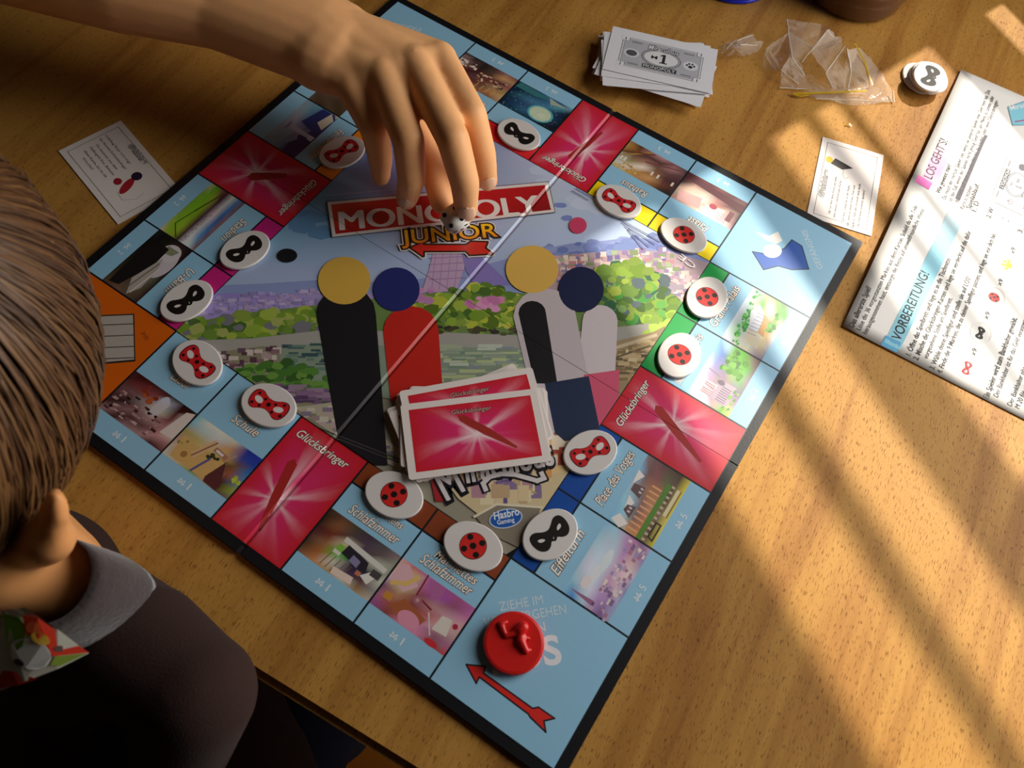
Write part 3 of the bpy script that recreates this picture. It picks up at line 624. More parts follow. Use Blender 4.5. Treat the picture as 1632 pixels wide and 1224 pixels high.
# left bank: roofs, gardens, paths
p.poly([(250, 575), (420, 552), (446, 556), (448, 600), (520, 612), (560, 700), (640, 740), (500, 690), (380, 610)], '8f8a70', 3.1)
p.bits([(330, 560), (440, 550), (450, 590), (370, 600)], 80, 6, 4, ['8a6a70', '5a3c4a', 'b09a98', 'd0c4b8', '6a5060'], 3.3, 18)
p.blobs([(370, 590), (470, 575), (540, 610), (540, 640), (440, 630)], 80, 11, ['5a8a3a', '4a7a30', '6e9a44', '3a6028'], 3.5, .6, 19)
p.bits([(440, 610), (530, 625), (530, 650), (460, 640)], 40, 12, 3, ['7a5a80', '8a6a8c', '584060', '9a8098'], 3.7, 20)
p.poly([(470, 650), (540, 640), (640, 720), (640, 750), (560, 712)], 'b8ae98', 3.4); p.bits([(480, 655), (545, 650), (640, 735), (600, 725)], 60, 8, 4, ['d0c8b4', 'a08a8c', '7a8a54', 'c0a8a8', '8a7a90'], 3.8, 21)
# right bank: parapet and wall
p.poly([(950, 552), (1040, 530), (1060, 520), (1050, 600), (1000, 690), (960, 640), (970, 590)], 'a08a68', 3.1)
p.bits([(980, 560), (1040, 540), (1030, 600), (985, 610)], 70, 9, 3, ['c8b084', '8a7450', 'd8c49a', '6a5840', 'b49a70'], 3.4, 22); p.line([(965, 560), (1045, 535)], .0022, 'cbb898', 3.8); p.line([(968, 575), (1035, 552)], .0012, '6a5a44', 3.8)
# foot of the picture: a pale terrace
p.poly([(690, 740), (880, 690), (960, 640), (975, 690), (930, 720), (890, 780), (850, 860), (800, 850), (730, 795)], 'd8c49a', 3.3)
p.bits([(720, 760), (860, 735), (860, 790), (760, 800)], 60, 9, 12, ['e8d8b0', 'c8a884', 'b88a98', 'e0caa0', '8a7498'], 3.5, 23)
p.poly([(790, 768), (815, 764), (820, 800), (795, 806)], '6a5488', 3.7); p.poly([(756, 822), (792, 803), (862, 808), (840, 880), (780, 850)], '8a8070', 3.8); p.line([(756, 824), (792, 804), (864, 809)], .0013, 'e8dcc0', 4.2)
p.bits([(865, 680), (900, 670), (905, 740), (870, 760)], 30, 8, 8, ['e0a060', 'f0e0c8', 'b04a38', '8a5a58', 'e8c890'], 3.7, 24); p.poly([(682, 745), (700, 745), (712, 800), (694, 800)], 'a82a30', 4)
# plain upright shapes of colour standing before the river: nothing but colour
def pawn(pts, col, lay): p.poly(pts, col, lay)
def post(x, y0, y1, r0, r1, lean, col, lay):
    q = [];
    for i in range(9): a = math.pi * i / 8; q.append((x - r0 * math.cos(a), y0 - r0 * math.sin(a) * .9))
    q += [(x + lean + r1, y1), (x + lean - r1, y1)]
    p.poly(q, col, lay)
post(552, 500, 742, 47, 36, 30, '1e1c20', 5)
post(655, 528, 640, 44, 42, 10, 'c8281e', 5.1)
post(868, 505, 690, 50, 46, 40, 'c8bcc0', 5.2); post(848, 500, 612, 22, 18, 22, '1c1a1e', 5.4)
p.poly([(868, 612), (938, 600), (957, 690), (900, 704), (884, 690)], '24304e', 5.6)
post(956, 512, 600, 28, 30, -6, 'd8ccd0', 5.1); p.poly([(930, 598), (987, 590), (985, 650), (950, 690), (937, 660)], 'd85a78', 5.5)
p.ell(549, 448, 42, 38, 'd8ac4a', 5.8); p.ell(632, 462, 37, 35, '262c6c', 5.9); p.ell(848, 430, 42, 38, 'e0b458', 5.9); p.ell(926, 462, 36, 36, '1e2448', 5.8)
p.ell(921, 360, 14, 13, 'd0456a', 4.8); p.ell(458, 408, 16, 11, '1c1c20', 4.8)
# small print along the edges, too small to read
def smallprint(a, b, n, dy, col, seed):
    r = random.Random(seed); A = Vector(a); B = Vector(b); d = (B - A); t = 0
    while t < 1:
        e = min(1, t + r.uniform(.01, .05)); p.line([tuple(A + d * t), tuple(A + d * e)], .0006, col, 6); t = e + .008
for k in range(2): smallprint((455 + k * 2, 662 + k * 6), (640 + k, 742 + k * 6 - 8), 1, 0, '4a4448', k)
for k in range(4): smallprint((1052 - k * 9, 386 + k * 4), (986 - k * 2 + k * 7, 349 + k * 6), 1, 0, '6a6a88', 5 + k)
for k in range(2): smallprint((946 - k * 8, 317 + k * 3), (918 - k * 6, 301 + k * 4), 1, 0, '6a6a88', 15 + k)
smallprint((520, 313), (660, 300), 1, 0, 'c0c4dc', 12)
p.text('CE', (1110, 424), (1086, 405), .0042, 'f0ecec', 6)
art = p.build('center_picture', M_BOARD, board, BT, clip_art)
# title sign
p = Print(bl)
p.poly([(521, 322), (874, 290), (885, 340), (529, 380)], '3a3444', 6); p.poly([(522, 323), (873, 291), (884, 339), (530, 379)], 'e6dcd8', 6.5)
p.grid([0, 1, 2, 3], [0, 1], ['d85030 c81e22 c81e22 b81a20', 'b01818 b41818 b41818 8a1418'], 7)
n0 = len(p.v) - 8
cor = [(528, 327), (642, 316.5), (756, 306), (868, 296), (535, 374), (649, 361), (762, 348.5), (878, 335.5)]
for i, q in enumerate(cor): x, y = bl(*q); p.v[n0 + i] = (x, y, 7 * LAY)
fl = [f for f in p.f if min(f) >= n0]
p.f = [f for f in p.f if min(f) < n0] + [(0 + n0 + i, 4 + n0 + i, 5 + n0 + i, 1 + n0 + i) for i in range(3)]
for dx in (0, -1, 1, -1.8, 1.8): p.text('MONOPOLY', (543 + dx, 368), (861 + dx, 340), .0148, 'e8e2de', 8.5 + abs(dx) * .2)
p.build('title_sign', M_BOARD, art, BT + .0006, crease)
p = Print(bl)
arr = [(655.6, 396), (674, 388), (673.5, 391.7), (742.6, 392), (751, 386.8), (775.7, 387.7), (772, 396.6), (784, 405), (748.8, 407), (742.6, 400.7), (674.5, 401), (674, 409)]
p.text('JUNIOR', (641, 390), (793, 378), .0108, 'e8dcd8', 8.8, .13); p.line(arr, .0042, 'e8dcd8', 8.8, True)
p.text('JUNIOR', (641, 390), (793, 378), .0108, '2a1c14', 9.4, .085); p.line(arr, .0026, '2a1c14', 9.4, True)
p.text('JUNIOR', (641, 390), (793, 378), .0108, ('f08a18', 'ffd21e'), 10.2, .012); p.poly(arr, 'd8281e', 10)
p.build('title_arrow', M_BOARD, art, BT + .0006, crease)
p = Print(bl)
for t, q0, q1, hh in (('iraculous', (745, 771), (884, 741), .0165), ('M', (713, 799), (744, 781), .0185)):
    p.text(t, q0, q1, hh, '16141a', 8, .09, .1)
    for dx in (-1.2, 0, 1.2): p.text(t, (q0[0] + dx, q0[1]), (q1[0] + dx, q1[1]), hh, 'dcd4d4', 9 + dx * .1, 0, .1)
sw = [(774, 781), (770, 771), (780, 761), (798, 756), (820, 757), (842, 763), (856, 767), (867, 763), (863, 755)]
p.line(sw, .0048, '16141a', 8, False); p.line(sw, .0026, 'dcd4d4', 9, False)
p.build('script_logo', M_BOARD, art, BT + .0006, crease)
p = Print(bl)
p.ell(806, 827, 27, 15.5, 'c8d4e4', 8, -.2); p.ell(806, 827, 25, 13.8, '1c5ab0', 8.5, -.2)
p.text('Hasbro', (788, 829), (828, 821), .0042, 'eef2f8', 9, .02, .1); p.text('Gaming', (793, 837), (820, 832), .0026, 'eef2f8', 9, .01)
p.build('oval_logo', M_BOARD, art, BT + .0006, crease)
# ------------------------------------------------------------------ oval chips
M_CHIPB = mat('chip_card', 'dcd6d2', .45, .4, bump=(500, .08, .0002))
def oval_mesh(rx, ry, h, bev=.0005, n=48):
    bm = bmesh.new(); rings = []
    for (z, k) in ((0, -bev), (bev * .8, 0), (h - bev, 0), (h - bev * .3, -bev * .35), (h, -bev * 1.3)):
        rings.append([bm.verts.new(((rx + k) * math.cos(2 * math.pi * i / n), (ry + k) * math.sin(2 * math.pi * i / n), z)) for i in range(n)])
    for a, b in zip(rings, rings[1:]):
        for i in range(n): bm.faces.new((a[i], a[(i + 1) % n], b[(i + 1) % n], b[i]))
    bm.faces.new(rings[-1]); bm.faces.new(rings[0][::-1])
    me = bpy.data.meshes.new('chip'); bm.normal_update(); bm.to_mesh(me); bm.free(); me.materials.append(M_CHIPB)
    for p_ in me.polygons: p_.use_smooth = len(p_.vertices) == 4
    return me
CH = .0019
chip_me = oval_mesh(.0166, .0127, CH)
def smooth_poly(pts, it=2):
    for _ in range(it):
        q = []
        for i in range(len(pts)):
            a, b = pts[i], pts[(i + 1) % len(pts)]
            q += [(a[0] * .75 + b[0] * .25, a[1] * .75 + b[1] * .25), (a[0] * .25 + b[0] * .75, a[1] * .25 + b[1] * .75)]
        pts = q
    return pts
def mirror(h): return h + [(-x, y) for x, y in h[::-1] if x > 1e-6]
def em_black(p, ink='1c1614', white='ddd6d2', k=1.0):
    h = mirror([(0, 2.2), (3, 3.3), (6.8, 6.2), (10.8, 5.4), (12, 1), (10.8, -4), (7.4, -6.4), (4.2, -5.6), (2.0, -3.4), (1, -4.4), (0, -4.8)])
    p.poly([(x * mm(k), y * mm(k)) for x, y in smooth_poly(h)], ink, 1)
    for s in (1, -1):
        e = [(s * 3.9, -1.2), (s * 5.4, .9), (s * 8.2, 1.6), (s * 7.4, -.8)]
        p.poly([(x * mm(k), y * mm(k)) for x, y in smooth_poly(e, 1)], white, 2)
    p.line([(mm(.2 * k), mm(-2.4 * k)), (mm(-.3 * k), mm(-3.3 * k))], .0003 * k, white, 2)
def em_red(p, k=1.0):
    h = mirror([(0, 3.1), (3.2, 3.8), (6.6, 5.9), (10.6, 5.3), (12, .8), (10.6, -4.5), (6.8, -6.0), (3.2, -3.8), (0, -2.9)])
    q = smooth_poly(h)
    p.poly([(x * mm(k) * 1.05, y * mm(k) * 1.07) for x, y in q], '4a1014', 1); p.poly([(x * mm(k), y * mm(k)) for x, y in q], 'cc2026', 2)
    for x, y, r in ((0, 0, 1.35), (3.4, 2.0, .9), (-3.4, 2.0, .9), (8, 4.0, .9), (-8.6, 3.6, .9), (9.6, -2.6, 1.0), (-9, -3.2, 1.0), (4.2, -3.0, .9), (-4.2, -3.0, .9)): p.ell(mm(x * k), mm(y * k), mm(r * k), mm(r * k), '1c1214', 3, 0, 12)
    for s in (1, -1): p.ell(mm(s * 6.6 * k), mm(.1 * k), mm(2.9 * k), mm(1.8 * k), 'ded8d4', 4, s * .32)
def em_bug(p, k=1.0):
    p.ell(0, 0, mm(6.5 * k), mm(6.5 * k), '3a1014', 1); p.ell(0, 0, mm(6.2 * k), mm(6.2 * k), 'd42a26', 2)
    p.ell(0, 0, mm(1.6 * k), mm(1.6 * k), '1c1412', 3, 0, 14)
    for a in (45, 135, 225, 315): p.ell(mm(4.5 * k) * math.cos(math.radians(a)), mm(4.5 * k) * math.sin(math.radians(a)), mm(1.5 * k), mm(1.5 * k), '1c1412', 3, 0, 14)
EM = {}
for nm, fn in (('black', em_black), ('red', em_red), ('bug', em_bug)):
    p = Print(); fn(p, k=1.13) if nm == 'bug' else fn(p); o = p.build('emblem', M_CHIP); EM[nm] = o.data; bpy.data.objects.remove(o)
GCH = 'white oval chips laid on the board spaces'
def chip(cx, cy, rx, ry, kind, label, z=BT + .0006, group=GCH, zz=None):
    c = at(cx, cy, z + CH); r = at(rx, ry, z + CH)
    o = bpy.data.objects.new('oval_chip', chip_me); COL.objects.link(o); o.location = (c.x, c.y, z); o.rotation_euler = (0, 0, math.atan2(r.y - c.y, r.x - c.x))
    if kind:
        e = bpy.data.objects.new('emblem', EM[kind]); COL.objects.link(e); e.parent = o; e.location = (0, 0, CH + .00003)
    return tag(o, label, 'game chip', group)
for a in ((390, 397, 427, 372, 'black', 'white oval chip with black mask beside the Stadion lettering'),
          (297, 478, 333, 452, 'black', 'white oval chip with black mask beside the U-Bahn lettering'),
          (545, 241, 580, 221, 'red', 'white oval chip with red spotted mask beside the Fernsehturm lettering'),
          (314, 577, 338, 604, 'red', 'white oval chip with red spotted mask beside the Labor lettering'),
          (428, 645, 464, 665, 'red', 'white oval chip with red spotted mask beside the Schule lettering'),
          (628, 788, 671, 809, 'bug', 'white oval chip with red spotted disc on the brown band above Adriens Schlafzimmer'),
          (754, 870, 798, 893, 'bug', 'white oval chip with red spotted disc on the brown band above Marinettes Schlafzimmer'),
          (877, 851, 908, 826, 'black', 'white oval chip with black mask on the dark blue band beside Eiffelturm'),
          (941, 720, 976, 701, 'red', 'white oval chip with red spotted mask on the dark blue band above Place des Vosges'),
          (1083, 565, 1101, 532, 'bug', 'white oval chip with red spotted disc on the green band beside the cathedral picture'),
          (1127, 473, 1145, 441, 'bug', 'white oval chip with red spotted disc on the green band above Grand Palais'),
          (1090, 374, 1128, 397, 'bug', 'white oval chip with red spotted disc on the yellow band above Palast'),
          (986, 320, 1022, 342, 'red', 'white oval chip with red spotted mask on the yellow band above Rathaus'),
          (827, 213, 862, 236, 'black', 'white oval chip with black mask on the red band beside the moon picture')): chip(*a)
# the stack on the table
GST = 'white oval chips stacked beside the rule sheet'
for i in range(5):
    dx = (i - 4) * 5.0 * (.8 if i else 1.2); dy = (i - 4) * 1.0
    if i < 4: chip(1485 + dx + 4, 121 - dy * .6 + (0, 1, -1, 0)[i], 1485 + dx + 12, 150, None, ORD[i + 1] + ' white oval chip from the bottom of the stack by the rule sheet', .0002 + i * (CH + .0002), GST)
    else: chip(1483, 121, 1492, 98, 'black', 'topmost white oval chip with black mask on the stack by the rule sheet', .0002 + i * (CH + .0002), GST)

# ------------------------------------------------------------------ cards
CW, CHT = .0792, .0456
def card_base(p, w_, h_, col='ece4de'):
    r = .0018; pts = []
    for cx, cy, a0 in ((w_ / 2 - r, h_ / 2 - r, 0), (-w_ / 2 + r, h_ / 2 - r, 90), (-w_ / 2 + r, -h_ / 2 + r, 180), (w_ / 2 - r, -h_ / 2 + r, 270)):
        for k in range(4): a = math.radians(a0 + 30 * k); pts.append((cx + r * math.cos(a), cy + r * math.sin(a)))
    return pts
def slab_mesh(pts, th, m, name):
    bm = bmesh.new(); lo = [bm.verts.new((x, y, 0)) for x, y in pts]; hi = [bm.verts.new((x, y, th)) for x, y in pts]; n = len(pts)
    bm.faces.new(hi); bm.faces.new(lo[::-1])
    for i in range(n): bm.faces.new((lo[i], lo[(i + 1) % n], hi[(i + 1) % n], hi[i]))
    me = bpy.data.meshes.new(name); bm.normal_update(); bm.to_mesh(me); bm.free(); me.materials.append(m); return me
M_CARDB = mat('card_stock', 'ece2dc', .35, .4, bump=(400, .05, .0002))
CT = .00033
cpts = card_base(None, CW, CHT)
card_me = slab_mesh(cpts, CT, M_CARDB, 'card')
p = Print(); mx_, my_ = .0352, .0189
burst(p, -mx_, -my_, mx_, my_, .001, -.001, 1.5, 4, 72)
p.text('Glücksbringer', (-.0115, .0128), (.0115, .0128), .0027, 'd8b8a8', 5, 0, .2, ('5a1a24', .06))
q = [Vector((-.006, .010)), Vector((.022, -.012))]; d = (q[1] - q[0]).normalized(); nn = Vector((-d.y, d.x))
p.poly([tuple(q[0] + nn * .0022), tuple(q[0] - d * .0026), tuple(q[0] - nn * .0022), tuple(q[0].lerp(q[1], .45) - nn * .0024), tuple(q[1] - nn * .0007), tuple(q[1] + nn * .0007), tuple(q[0].lerp(q[1], .45) + nn * .0024)], 'a8322a', 4)
o = p.build('burst_print', M_CARD); card_print = o.data; bpy.data.objects.remove(o)
GDK = 'red backed lucky cards piled on the board'
def card(cx, cy, rx, ry, z, label, group=GDK, prt=card_print):
    c = at(cx, cy, z); r = at(rx, ry, z)
    o = bpy.data.objects.new('lucky_card', card_me); COL.objects.link(o); o.location = (c.x, c.y, z); o.rotation_euler = (0, 0, math.atan2(r.y - c.y, r.x - c.x))
    if prt:
        e = bpy.data.objects.new('burst_print', prt); COL.objects.link(e); e.parent = o; e.location = (0, 0, CT + .00003)
    return tag(o, label, 'playing card', group)
zd = BT + .0008
for i, (dx, dy, rot) in enumerate(((-6, -16, -19), (6, -12, 5), (-8, -10, -4), (-14, -16, -15), (-10, -8, 1), (4, -14, -11), (8, -10, 6), (-10, -12, -16), (6, -8, 3), (-6, -7, 2), (6, -5, 2))):
    a = math.radians(-4.5 + rot); card(756 + dx, 686 + dy, 756 + dx + 60 * math.cos(a), 686 + dy + 60 * math.sin(a), zd, ORD[i + 1] + ' red backed card from the bottom of the deck, mostly covered by others'); zd += CT + .00009
card(757, 660, 857, 641, zd, 'red backed card second from the top of the deck, tilted with its upper border showing'); zd += CT + .0001
card(757, 690, 867, 676, zd, 'topmost red backed card of the deck on the board'); 

def sheet_frame(p0, p1, z=0.0):
    """frame with origin at pixel p0 and x axis towards pixel p1"""
    a = at(*p0, z); b = at(*p1, z); ang = math.atan2(b.y - a.y, b.x - a.x)
    return a, ang, (b - a).length
def event_card(tl, tr, bl_, name_label, lines, emblem):
    a, ang, wd = sheet_frame(tl, tr); b = at(*bl_); hh = abs(-(b.x - a.x) * -math.sin(ang) - (b.y - a.y) * math.cos(ang))
    o = tag(link('event_card', slab_mesh([(0, -hh), (wd, -hh), (wd, 0), (0, 0)], .0004, M_CARDB, 'event_card'), None), name_label, 'playing card')
    o.location = (a.x, a.y, .0002); o.rotation_euler = (0, 0, ang)
    p = Print(); f = .0042
    p.line([(f, -f), (wd - f, -f), (wd - f, -hh + f), (f, -hh + f)], .0003, '3a3232', 1, True)
    for t, x0, x1, y in lines: p.text(t, (x0 * wd, -y * hh), (x1 * wd, -y * hh), .0017 if t != 'Glücksbringer' else .0034, '2a2424' if t != 'Glücksbringer' else 'f0e8e4', 3, 0, .1, ('3a3030', .09) if t == 'Glücksbringer' else None)
    emblem(p, wd, hh)
    p.build('print', M_CARD, o, .00043)
def em_streak_red(p, wd, hh):
    p.ell(.69 * wd, -.56 * hh, .0072, .0030, 'b02430', 2, -1.1); p.ell(.60 * wd, -.62 * hh, .0030, .0026, 'a02430', 2); p.ell(.645 * wd, -.36 * hh, .0036, .0034, '2a1c38', 2.5)
    p.line([(.70 * wd, -.72 * hh), (.80 * wd, -.74 * hh), (.86 * wd, -.58 * hh), (.84 * wd, -.44 * hh)], .0002, '8a8484', 2)
def em_streak_dark(p, wd, hh):
    p.poly([(.70 * wd, -.20 * hh), (.78 * wd, -.26 * hh), (.72 * wd, -.56 * hh), (.665 * wd, -.40 * hh)], '302a28', 2); p.ell(.74 * wd, -.17 * hh, .0030, .0026, 'e8b820', 2.5)
    p.line([(.60 * wd, -.52 * hh), (.56 * wd, -.46 * hh), (.60 * wd, -.42 * hh), (.66 * wd, -.42 * hh)], .0002, '4a4444', 2)
# upper left card: text reads downwards
event_card((193, 193), (289, 304), (90, 237), 'white event card with small red print tucked under the dim upper left board edge', [
    ('Glücksbringer', .30, .58, .17), ('Ladybug fängt und ringt', .08, .49, .33), ('die Akuma-Schmetterlinge!', .08, .52, .43), ('Du kommst aus dem', .13, .48, .53), ('Gefängnis frei. Behalte', .12, .52, .62), ('diese Karte, bis du sie', .13, .50, .72), ('brauchst!', .20, .36, .80)], em_streak_red)
event_card((1285, 345), (1311, 219), (1388, 377), 'white event card with yellow and dark print near the jail corner in sunlight', [
    ('Glücksbringer', .27, .62, .19), ('Gib Cat Noir diese Karte und ziehe', .10, .56, .34), ('eine weitere Glücksbringer-Karte.', .08, .53, .42), ('Cat Noir: Sobald du an der Reihe', .06, .50, .56), ('bist, gehe zu einem freien Feld und', .03, .52, .64), ('kaufe es. Falls alle verkauft sind, kaufe', .02, .56, .72), ('das Feld eines anderen Spielers!', .06, .50, .80)], em_streak_dark)

# ------------------------------------------------------------------ paper money
M_BILL = mat('bill_paper', 'e4e2e6', .6, .3, bump=(300, .06, .0003))
BWD, BHT, BTH = .0815, .0478, .00016
def bill_mesh(curl, seed):
    r = random.Random(seed); bm = bmesh.new(); nx, ny = 10, 6; g = []
    kx, ky = r.uniform(-1, 1), r.uniform(-1, 1)
    def zz(x, y): return curl * ((abs(x) * 2) ** 3 * max(0, kx * x * 2 + .3) + (abs(y) * 2) ** 3 * max(0, ky * y * 2)) * .5
    for t in (0, 1):
        g.append([[bm.verts.new(((i / nx - .5) * BWD, (j / ny - .5) * BHT, zz(i / nx - .5, j / ny - .5) + t * BTH)) for i in range(nx + 1)] for j in range(ny + 1)])
    for j in range(ny):
        for i in range(nx):
            bm.faces.new((g[1][j][i], g[1][j][i + 1], g[1][j + 1][i + 1], g[1][j + 1][i])); bm.faces.new((g[0][j][i], g[0][j + 1][i], g[0][j + 1][i + 1], g[0][j][i + 1]))
    bd = [(0, i) for i in range(nx)] + [(j, nx) for j in range(ny)] + [(ny, i) for i in range(nx, 0, -1)] + [(j, 0) for j in range(ny, 0, -1)]
    for k in range(len(bd)):
        a, b = bd[k], bd[(k + 1) % len(bd)]; bm.faces.new((g[0][a[0]][a[1]], g[0][b[0]][b[1]], g[1][b[0]][b[1]], g[1][a[0]][a[1]]))
    me = bpy.data.meshes.new('bill'); bm.normal_update(); bm.to_mesh(me); bm.free(); me.materials.append(M_BILL); return me
def bill_print(p, ox=0, oy=0, k=1.0, g1='b4b4ba', ink='2a2a2e'):
    X = lambda v: ox + v * mm(k); 
    def Y(v): return oy + v * mm(k)
    p.rect(X(-31), Y(-15.5), X(31), Y(15.5), ink, 1); p.rect(X(-30.6), Y(-15.1), X(30.6), Y(15.1), 'e4e2e6', 1.4); p.rect(X(-29.6), Y(-14.1), X(29.6), Y(14.1), ink, 1.8); p.rect(X(-29.3), Y(-13.8), X(29.3), Y(13.8), g1, 2.2)
    for sx in (-1, 1):
        for sy in (-1, 1):
            a = sorted((sx * 26, sx * 32)); b = sorted((sy * 11.5, sy * 16.5)); p.rect(X(a[0]), Y(b[0]), X(a[1]), Y(b[1]), 'e4e2e6', 2.8)
            p.text('1', (X(sx * 29 - .35), Y(sy * 14 - 1.6)), (X(sx * 29 + .35), Y(sy * 14 - 1.6)), .0030 * k, ink, 3.2); p.line([(X(sx * 26), Y(sy * 15.5)), (X(sx * 26), Y(sy * 11.5)), (X(sx * 31), Y(sy * 11.5))], .0003 * k, ink, 3.2)
        p.ell(X(sx * 22.5), Y(-.5), mm(5.8 * k), mm(4.6 * k), 'd8d8dc', 3)
    p.ell(X(0), Y(0), mm(15 * k), mm(9.6 * k), '4a4a50', 3); p.ell(X(0), Y(0), mm(14.3 * k), mm(8.9 * k), 'c8c8ce', 3.3); p.ell(X(0), Y(0), mm(13.6 * k), mm(8.2 * k), '4a4a50', 3.6); p.ell(X(0), Y(0), mm(13 * k), mm(7.6 * k), 'dededf', 3.9)
    p.rect(X(.9), Y(-4.6), X(3.1), Y(5), ink, 4.5); p.rect(X(-.8), Y(-4.8), X(4.8), Y(-3.6), ink, 4.7); p.poly([(X(.9), Y(5)), (X(-.9), Y(3.4)), (X(-.9), Y(2.4)), (X(.9), Y(3.2))], ink, 4.9); p.text('M', (X(-7.4), Y(-1.6)), (X(-3), Y(-1.6)), .0035 * k, ink, 4.5, .01); p.line([(X(-7.8), Y(.2)), (X(-2.6), Y(.2))], .0005 * k, ink, 4.6)
    p.rect(X(-13), Y(-12.6), X(13), Y(-8.4), '3a3a40', 4.2); p.text('MONOPOLY', (X(-12), Y(-12)), (X(12), Y(-12)), .0030 * k, 'e8e8ea', 4.8)
    p.text('Miraculous', (X(-11), Y(8)), (X(12), Y(7.4)), .0046 * k, 'dcdce0', 5, .01, .2, ('2a2a30', .09))
    p.ell(X(-22.5), Y(-.5), mm(4.2 * k), mm(3.2 * k), '55555c', 4); p.ell(X(22.5), Y(-1.6), mm(1.7 * k), mm(1.4 * k), ink, 4)
    for a in (20, 65, 115, 160): p.ell(X(22.5 + 2.9 * math.cos(math.radians(a))), Y(-1.2 + 2.9 * math.sin(math.radians(a))), mm(.8 * k), mm(1.0 * k), ink, 4)
    for sx in (-1, 1):
        for sy in (-1, 1): p.rect(X(sx * 20 - 4), Y(sy * 11.6 - .8), X(sx * 20 + 4), Y(sy * 11.6 + .8), '8a8a92', 3)
p = Print(); bill_print(p); o = p.build('bill_print', M_PAPER); bill_pr = o.data; bpy.data.objects.remove(o)
GBL = 'grey play money notes piled above the board'
zb = .0004
NB = 12
for i in range(NB):
    if i == NB - 1: c, r_, lb = (1053.5, 94.5), (1135, 113), 'topmost grey play money note with large figure one on the pile'
    elif i == NB - 2: c, r_, lb = (1047, 97), (1127, 108), 'grey play money note second from top with its printed edges showing'
    else:
        rr = random.Random(i + 3); an = math.radians(rr.uniform(9, 31) if i % 3 else rr.uniform(-4, 16)); c = (1043 + rr.uniform(-9, 9), 103 + rr.uniform(-6, 9)); r_ = (c[0] + 70 * math.cos(an), c[1] + 62 * math.sin(an)); lb = ORD[i + 1] + ' grey play money note from the bottom of the pile, white edge showing'
    P0 = at(*c, zb); P1 = at(*r_, zb)
    o = bpy.data.objects.new('play_money_note', bill_mesh(.0012 if i > 2 else .0004, i)); COL.objects.link(o); o.location = (P0.x, P0.y, zb); o.rotation_euler = (0, 0, math.atan2(P1.y - P0.y, P1.x - P0.x))
    if i >= NB - 2:
        o.data = bill_mesh(0, 1)
        e = bpy.data.objects.new('bill_print', bill_pr); COL.objects.link(e); e.parent = o; e.location = (0, 0, BTH + .00003)
    tag(o, lb, 'play money', GBL); zb += BTH + (.00125 if 2 < i < NB - 3 else .00045)

# ------------------------------------------------------------------ rule sheet
a0, ang, SW = sheet_frame((1341, 521), (1530, 113.5))
sheet = tag(empty('rule_sheet', (a0.x, a0.y, .0006), ang), 'white printed rule sheet in sun stripes at the edge of the table', 'rule sheet')
cs, sn = math.cos(ang), math.sin(ang)
def sl_(px, py):
    q = at(px, py, .001); return ((q.x - a0.x) * cs + (q.y - a0.y) * sn, -(q.x - a0.x) * sn + (q.y - a0.y) * cs)
SHH = .205
def curl(x, y): return .0032 * math.exp(y / .05) * math.sin(math.pi * min(1, max(0, x / SW))) ** .7 + .0012 * (1 + math.sin(x * 31 + y * 17)) * .5
bm = bmesh.new(); nx, ny = 28, 20; g = []
for t in (0, 1): g.append([[bm.verts.new((SW * i / nx, -SHH * j / ny, curl(SW * i / nx, -SHH * j / ny) + t * .00012)) for i in range(nx + 1)] for j in range(ny + 1)])
for j in range(ny):
    for i in range(nx): bm.faces.new((g[1][j][i], g[1][j + 1][i], g[1][j + 1][i + 1], g[1][j][i + 1])); bm.faces.new((g[0][j][i], g[0][j][i + 1], g[0][j + 1][i + 1], g[0][j + 1][i]))
bd = [(0, i) for i in range(nx)] + [(j, nx) for j in range(ny)] + [(ny, i) for i in range(nx, 0, -1)] + [(j, 0) for j in range(ny, 0, -1)]
for k in range(len(bd)):
    a, b = bd[k], bd[(k + 1) % len(bd)]; bm.faces.new((g[1][a[0]][a[1]], g[1][b[0]][b[1]], g[0][b[0]][b[1]], g[0][a[0]][a[1]]))
M_SHEET = mat('rule_paper', 'f6f2ec', .5, .35, bump=(200, .05, .0003))
from_bm('paper', bm, M_SHEET, sheet, True)
p = Print(sl_)
TX = '3a3230'
def tl(t, a, b, h=.0031, off=0.0, col=TX): p.text(t, a, b, h, col, 4, off)
# coloured brush marks behind the headings
def brush(a, b, wd, cols, lay=1.5):
    A, B = Vector(a), Vector(b); d = (B - A).normalized(); nn = Vector((-d.y, d.x)) * wd
    n = len(cols); P = []; C = []; F = []
    for i, c in enumerate(cols):
        q = A.lerp(B, i / (n - 1)); P += [sl_(*(q - nn)), sl_(*(q + nn))]; C += [lin(c), lin(c)]
    for i in range(n - 1): F.append((2 * i, 2 * i + 1, 2 * i + 3, 2 * i + 2))
    s = P[0]; 
    if (P[1][0] - P[0][0]) * (P[3][1] - P[0][1]) - (P[1][1] - P[0][1]) * (P[3][0] - P[0][0]) < 0: F = [f[::-1] for f in F]
    p.add(P, F, C, lay)
brush((1421, 552), (1523, 342), 14, ['8ccce0', '96d2e4', '9cd6e6', '96d2e4', 'a0d6e6', 'dfe8e8'])
brush((1416, 556), (1423, 541), 14, ['5aa8d2', '5aa8d2'], 2)
brush((1477, 296), (1506, 232), 13, ['f2b4cc', 'ee9cc0', 'f0a8c8', 'f0dfe0'])
brush((1466, 300), (1472, 289), 13, ['e472b8', 'e472b8'], 2)
tl('Das allererste Spiel?', (1360, 523), (1386, 462), .0036, .014)
tl('Löse die 36 vorgestanzten Marken aus dem Karton. Sobald du alle Teile', (1371, 528), (1460, 333))
tl('herausgenommen hast, entsorge die Reste auf umweltfreundliche Weise.', (1381, 534), (1471, 337))
tl('VORBEREITUNG!', (1434, 545), (1478, 440), .0062, .010, '1c1a1c')
